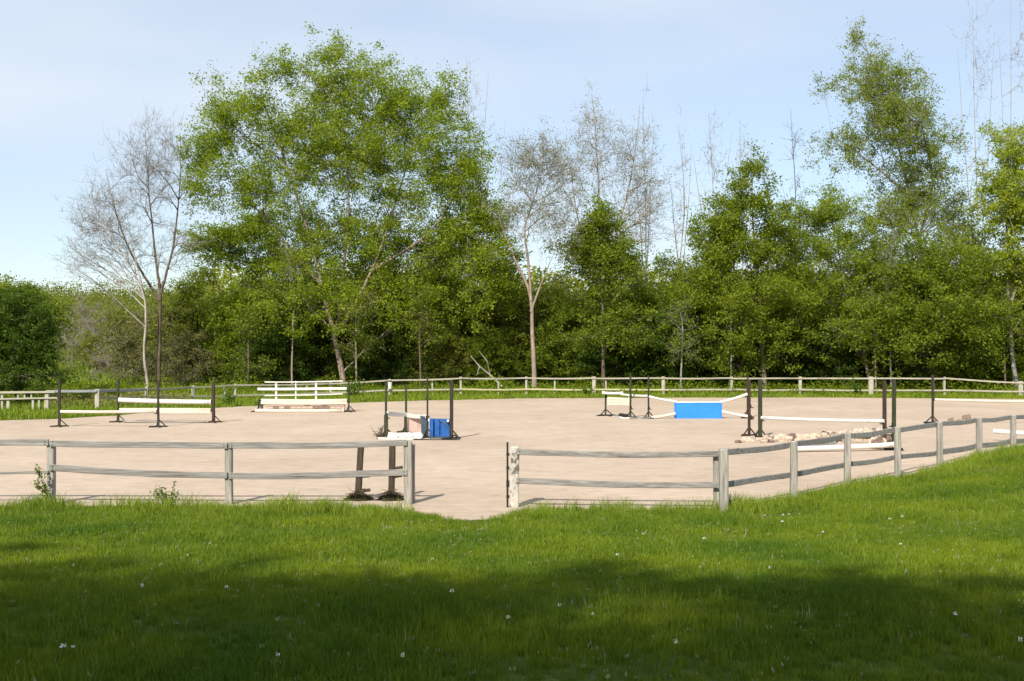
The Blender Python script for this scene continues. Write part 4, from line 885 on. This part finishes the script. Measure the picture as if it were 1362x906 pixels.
pole((X_(801, 46), 46.0, zof(522.5, 46)), (X_(828, 46), 46, zof(523, 46)), .06, M['white'], 'short thick white pole at the top of the cream gate')
pole((X_(826, 46), 45.9, zof(524.5, 46)), (X_(862, D5), D5 + .15, zof(527, D5)), .045, M['white'], 'thin white pole between the cream gate and the blue jump')
cg = empty('cream_gate', (X_(822, 46), 46, .4), 'cream board gate hung left of the bright blue jump', 'gate')
for k, (y0, y1) in enumerate(((529.5, 531), (533.2, 534.2), (536.8, 537.5))):
    mb = MB(cg.location); mb.beam((X_(808, 46), 45.95, zof(y0, 46)), (X_(837.5, 45), 44.95, zof(y1, 45)), .03, .095, 3).build('board', M['cream'], cg)
for px, d in ((809, 45.98), (836, 45.1)):
    mb = MB(cg.location); mb.beam((X_(px, d), d - .06, zof(539, d)), (X_(px, d), d - .06, zof(528, d)), .04, .03, 1).build('batten', M['cream'], cg)
plank((X_(824, 44.9), 44.9, .04), (X_(838, 44.6), 44.6, .04), .05, .10, M['white'], 'short white board lying at the foot of the greenish stand')
pole((X_(838, 44.3), 44.3, .05), (X_(864, 44.3), 44.3, .05), .035, M['wood_rail'], 'weathered ground pole between the greenish stand and the blue jump stand')
bf = empty('rubber_block', (X_(829, 45.6), 45.6, .012), 'black rubber block on the sand under the cream gate', 'block')
mb = MB(bf.location); mb.beam((X_(825, 45.6), 45.6, .09), (X_(834, 45.3), 45.3, .07), .2, .14, 3, .3).build('block_body', M['black'], bf)
# rubble jump in front right
standard(996.5, 36.5, 505, .085, M['metal_brown'], 'rusty stand left of the thick mossy stand at the rubble row', (1.0, .62), foot_m=M['metal_brown'])
standard(1011, 35.8, 506, .12, M['metal_green'], 'thick mossy stand at the near left end of the rubble row', (.62,), foot_m=M['metal_brown'])
standard(1176.5, 32.8, 507, .10, M['metal_brown'], 'rusty brown stand at the right end of the rubble row', (.75,), foot_m=M['metal_brown'], side=-1)
standard(1189, 31.8, 506, .10, M['metal_green'], 'tall dark green stand just behind the right-hand fence', (.75,), foot_m=M['black'], side=-1)
pole((X_(1013, 35.8), 35.75, zof(555.5, 35.8)), (X_(1175, 32.8), 32.75, zof(560, 32.8)), .05, M['white'], 'long white pole hung above the rubble row')
pole((X_(1060, 31.2), 31.2, zof(597, 31.2)), (X_(1187, 31.7), 31.6, zof(591, 31.7)), .075, M['white'], 'thick white pole lying low in front of the rubble row')
plank((X_(1052, 31.5), 31.5, zof(592.5, 31.5)), (X_(1112, 32), 32.0, zof(587.5, 32)), .15, .05, M['wood_rail'], 'weathered grey board propped before the left half of the rubble row')
plank((X_(1132, 32.4), 32.4, zof(581, 32.4)), (X_(1188, 32), 32.0, zof(580, 32)), .10, .05, M['wood_dark'], 'dark brown board before the right end of the rubble row')
rb = empty('rubble_row', (X_(1080, 35), 35, .012), 'long low row of piled tan rubble stones behind the bent fence', 'stones')
for k in range(64):
    t = k / 63; px = 992 + 188 * t + random.uniform(-1.5, 1.5); d = 34.6 + .2 * t; lvl = random.random() < .35 + .3 * t
    zc = .04 + (random.uniform(.03, .07) if lvl else 0) + t * .06; s_ = random.uniform(.07, .19)
    mb = MB(rb.location); mb.stone((X_(px, d), d + random.uniform(-.16, .16), zc + t * .20), (s_ * 1.2, s_, s_ * random.uniform(.6, 1.4))).build('stone', M['stone'] if random.random() < .88 else M['stone_dark'], rb)
    if True:
        mb = MB(rb.location); mb.stone((X_(px, d), d + random.uniform(-.1, .1), .05 + t * .10), (s_ * 1.6, s_ * 1.3, .10 + .2 * t)).build('stone', M['stone'], rb)
rc = empty('stone_heap', (X_(1172, 31.9), 31.9, .012), 'small brown stone heap at the foot of the rusty stand by the fence', 'stones')
for k in range(20):
    s_ = random.uniform(.08, .18); mb = MB(rc.location); mb.stone((X_(1174, 32) + random.uniform(-.32, .3), 32 + random.uniform(-.25, .2), random.uniform(.06, .38)), (s_ * 1.2, s_, s_)).build('stone', M['stone_dark'] if k % 2 else M['stone'], rc)
rl_ = empty('flat_stones', (X_(985, 34.2), 34.2, .012), 'few flat stones at the near left end of the rubble row', 'stones')
for k, px in enumerate((981, 988, 1001, 1016, 1027)):
    mb = MB(rl_.location); mb.stone((X_(px, 34.0), 34.0 + random.uniform(-.15, .15), .06), (.24, .16, .09)).build('stone', M['stone_dark'] if k in (0, 4) else M['stone'], rl_)
# far right
standard(1240.5, 42.0, 499, .075, M['metal_dark'], 'dark stand standing alone near the right side', (.95,), feet=.4, foot_m=M['black'])
standard(1420, 41.5, 505, .08, M['metal_dark'], 'dark stand outside the right edge of the photo', (.95,), foot_m=M['black'], side=-1)
pole((X_(1243, 42), 41.95, zof(531.5, 42)), (X_(1418, 41.5), 41.45, zof(534.5, 41.5)), .045, M['cream'], 'long pale pole at the far right running out of the photo')
pole((X_(1322, 34.6), 34.6, .32), (X_(1420, 33.5), 33.5, .30), .07, M['white'], 'white pole low behind the fence at the right edge')
for px, d, s_, lab in ((1284, 44.0, .22, 'dark clod lying on the sand at the far right'), (1264, 43.4, .14, 'small flat dark clod beside the larger one at the far right'), (1274, 42.6, .13, 'thin dark clod lying nearest the lone dark stand')):
    c_ = MB((X_(px, d), d, .012)); c_.stone((X_(px, d), d, s_ * .35), (s_ * 1.5, s_, s_ * .9)); c_.stone((X_(px, d) + s_ * .5, d, s_ * .3), (s_, s_, s_ * 1.3), .3)
    tag(c_.build('earth_clod', M['stone_dark']), lab, 'clod')
# two dark posts with heaps behind the end of the left fence
for px, top_, lab, lean in ((478, 590, 'left of two dark brown posts standing behind the left fence end', .10), (521, 590, 'right of two dark brown posts standing behind the left fence end', .03)):
    d = 21.95; x = X_(px, d); root = empty('wooden_post', (x, d, 0), lab, 'post', 'dark posts behind the left fence')
    mb = MB(root.location); mb.beam((x - lean * .5, d, -.2), (x + lean * .4, d, zof(top_, d)), .12, .12, 5, .15, .012, jit=.06).build('shaft', M['wood_dark'], root)
    for zz_, ln in ((.46, .13), (.18 if px == 478 else .62, .14)):
        mb = MB(root.location); mb.beam((x + .03, d - .05, zz_), (x + .08 + ln, d - .06, zz_ + .02), .05, .06, 3, .3, jit=.2).build('peg', M['wood_dark'], root)
    hp = empty('brush_heap', (x, d - .1, 0), 'heap of dry brown twigs around the foot of the %s dark post' % ('left' if px == 478 else 'right'), 'twigs')
    sg_ = []
    for k in range(900):
        a = random.uniform(0, 6.28); r = .25 * random.random() ** .6; h_ = .24 * (1 - r / .30) * random.uniform(.2, 1); p = np.array([r * math.cos(a), r * math.sin(a) * .7, h_])
        dv = R.normal(size=3) * np.array([.06, .06, .03]); sg_.append((*p, *(p + dv), .007, .003))
    segs_mesh('twigs', sg_, M['twigs'], hp, 3)
    mb = MB(hp.location); rings = []
    for k, (rr, hh) in enumerate(((.20, -.03), (.15, .06), (.08, .12), (.02, .15))): rings.append([Vector((x + rr * math.cos(q * .785) * random.uniform(.9, 1.1), d - .1 + rr * .7 * math.sin(q * .785), hh)) for q in range(8)])
    mb.loft(rings); mb.build('soil', M['stone_dark'] if 0 else M['twigs'], hp, True)
# white bucket on the far fence
wb = empty('white_bucket', (X_(519, 61.7), 61.6, .5), 'small white bucket hung on the far fence behind the narrow jump', 'bucket')
mb = MB(wb.location); mb.tube([(X_(519, 61.7), 61.6, zof(517.5, 61.6)), (X_(519, 61.7), 61.6, zof(508.5, 61.6))], [.10, .125], 10).build('pail', M['white'], wb)
mb = MB(wb.location); mb.tube([(X_(516.2, 61.7), 61.6, zof(508.5, 61.6)), (X_(517, 61.7), 61.6, zof(506, 61.6)), (X_(521, 61.7), 61.6, zof(506, 61.6)), (X_(521.8, 61.7), 61.6, zof(508.5, 61.6))], .01, 5).build('handle', M['black'], wb)

# ------------------------------------------------------------------ weeds and flowers
def weed(name, label, px, d, h, wd, nst, leaf, lm, nl=60, lean=0):
    base = at(px, d); root = empty(name, base, label, 'plant'); S = []; LPt = []
    for k in range(nst):
        a = R.uniform(0, 6.28); r = wd * R.uniform(.2, 1); e = np.array([r * math.cos(a) + lean * h, r * math.sin(a) * .6, h * R.uniform(.5, 1)]); m_ = e * .5 + R.normal(0, .04, 3); m_[2] += .05
        S += [(0, 0, 0, *m_, .008, .006), (*m_, *e, .006, .003)]
        for q in range(nl):
            t = R.uniform(.25, 1.05); p = (m_ * (2 * t) if t < .5 else m_ + (e - m_) * (2 * t - 1)); LPt.append(p + R.normal(0, .035, 3))
    segs_mesh('stems', S, M['twigs'], root, 4)
    LPt = np.array(LPt); LPt[:, 2] = np.abs(LPt[:, 2]); leaves_mesh('foliage', LPt, leaf, lm, root, np.full(len(LPt), .6), .5); return root
weed('leafy_weed', 'tall straggly yellow green weed leaning against the leftmost fence post', 66, 20.9, .80, .12, 5, .05, M['leaf_grass'], 55, -.35)
weed('leafy_weed', 'low leafy weed with scattered leaves under the middle of the left fence', 222, 20.8, .50, .42, 10, .05, M['leaf_grass'], 26)
weed('leafy_weed', 'bright green weed clump at the sand edge right of the rusty stand', 302, 53, .75, .6, 16, .09, M['leaf_grass'], 40)
weed('leafy_weed', 'green weed clump at the left end of the brick wall jump', 349, 51.5, .45, .4, 10, .07, M['leaf_grass'], 40)
weed('leafy_weed', 'green weed clump around the foot of the leaning pinkish trunk', 470, 60.5, 1.0, .7, 16, .1, M['leaf_grass'], 40)
weed('leafy_weed', 'leafy climbing weed on the thick far fence post at right', 1140, 62.6, .95, .8, 16, .1, M['leaf_grass'], 45)
weed('leafy_weed', 'small green weed tuft below the far fence near its pale stub', 779, 61.6, .55, .5, 12, .09, M['leaf_grass'], 35)
fpos = [(1050, 686), (1042, 690), (1018, 688), (1183, 695), (1201, 694), (1094, 713), (1040, 700), (745, 818), (301, 790), (82, 878), (98, 872), (787, 826), (190, 796), (535, 895), (677, 832), (1025, 767), (855, 712), (936, 724), (353, 672), (1206, 772), (1198, 728), (820, 745), (1270, 830), (1358, 873), (898, 878), (600, 803), (370, 885)]
fm = None; fcell = {}; fpos.sort()
def flab(px, py):
    r = 'just below the right fence' if py < 705 else 'in the upper lawn' if py < 760 else 'in the shaded middle of the lawn' if py < 840 else 'near the bottom edge'
    c = ['at far left', 'left of centre', 'at centre', 'right of centre', 'at far right'][min(4, int(px / 272.5))]
    n_ = fcell.get((r, c), 0); fcell[(r, c)] = n_ + 1
    return 'white flower %s %s, %s from left' % (r, c, ordn[n_])
for i, (px, py) in enumerate(fpos):
    # find the lawn point seen there
    d = 6.0
    while d < 40 and CH - (py + 6 - CY) / F * d > float(gridz(X_(px, d), d)): d += .05
    loc = Vector((X_(px, d), d, float(gridz(X_(px, d), d))))
    if fm is None:
        root = empty('white_flower', loc, flab(px, py), 'flower', 'white flowers scattered in the lawn')
        mb = MB((0, 0, 0)); mb.tube([(0, 0, 0), (.005, 0, .07), (.012, .004, .13)], .003, 5).build('stalk', M['leaf_grass'], root)
        P = np.array([[.012 + .016 * math.cos(a), .004 + .016 * math.sin(a), .135 + .01 * math.sin(a * 3)] for a in np.arange(0, 6.28, .7)]); leaves_mesh('petals', P, .03, M['petal'], root, np.full(len(P), .5), 1.2)
        mb = MB((0, 0, 0)); mb.tube([(.012, .004, .13), (.012, .004, .145)], .007, 6).build('flower_head', M['bud'], root); fm = root
    else:
        q = R.uniform(.55, .9); c_ = clone(fm, loc, R.uniform(0, 6), (q, q, R.uniform(.6, 1.2)), flab(px, py))
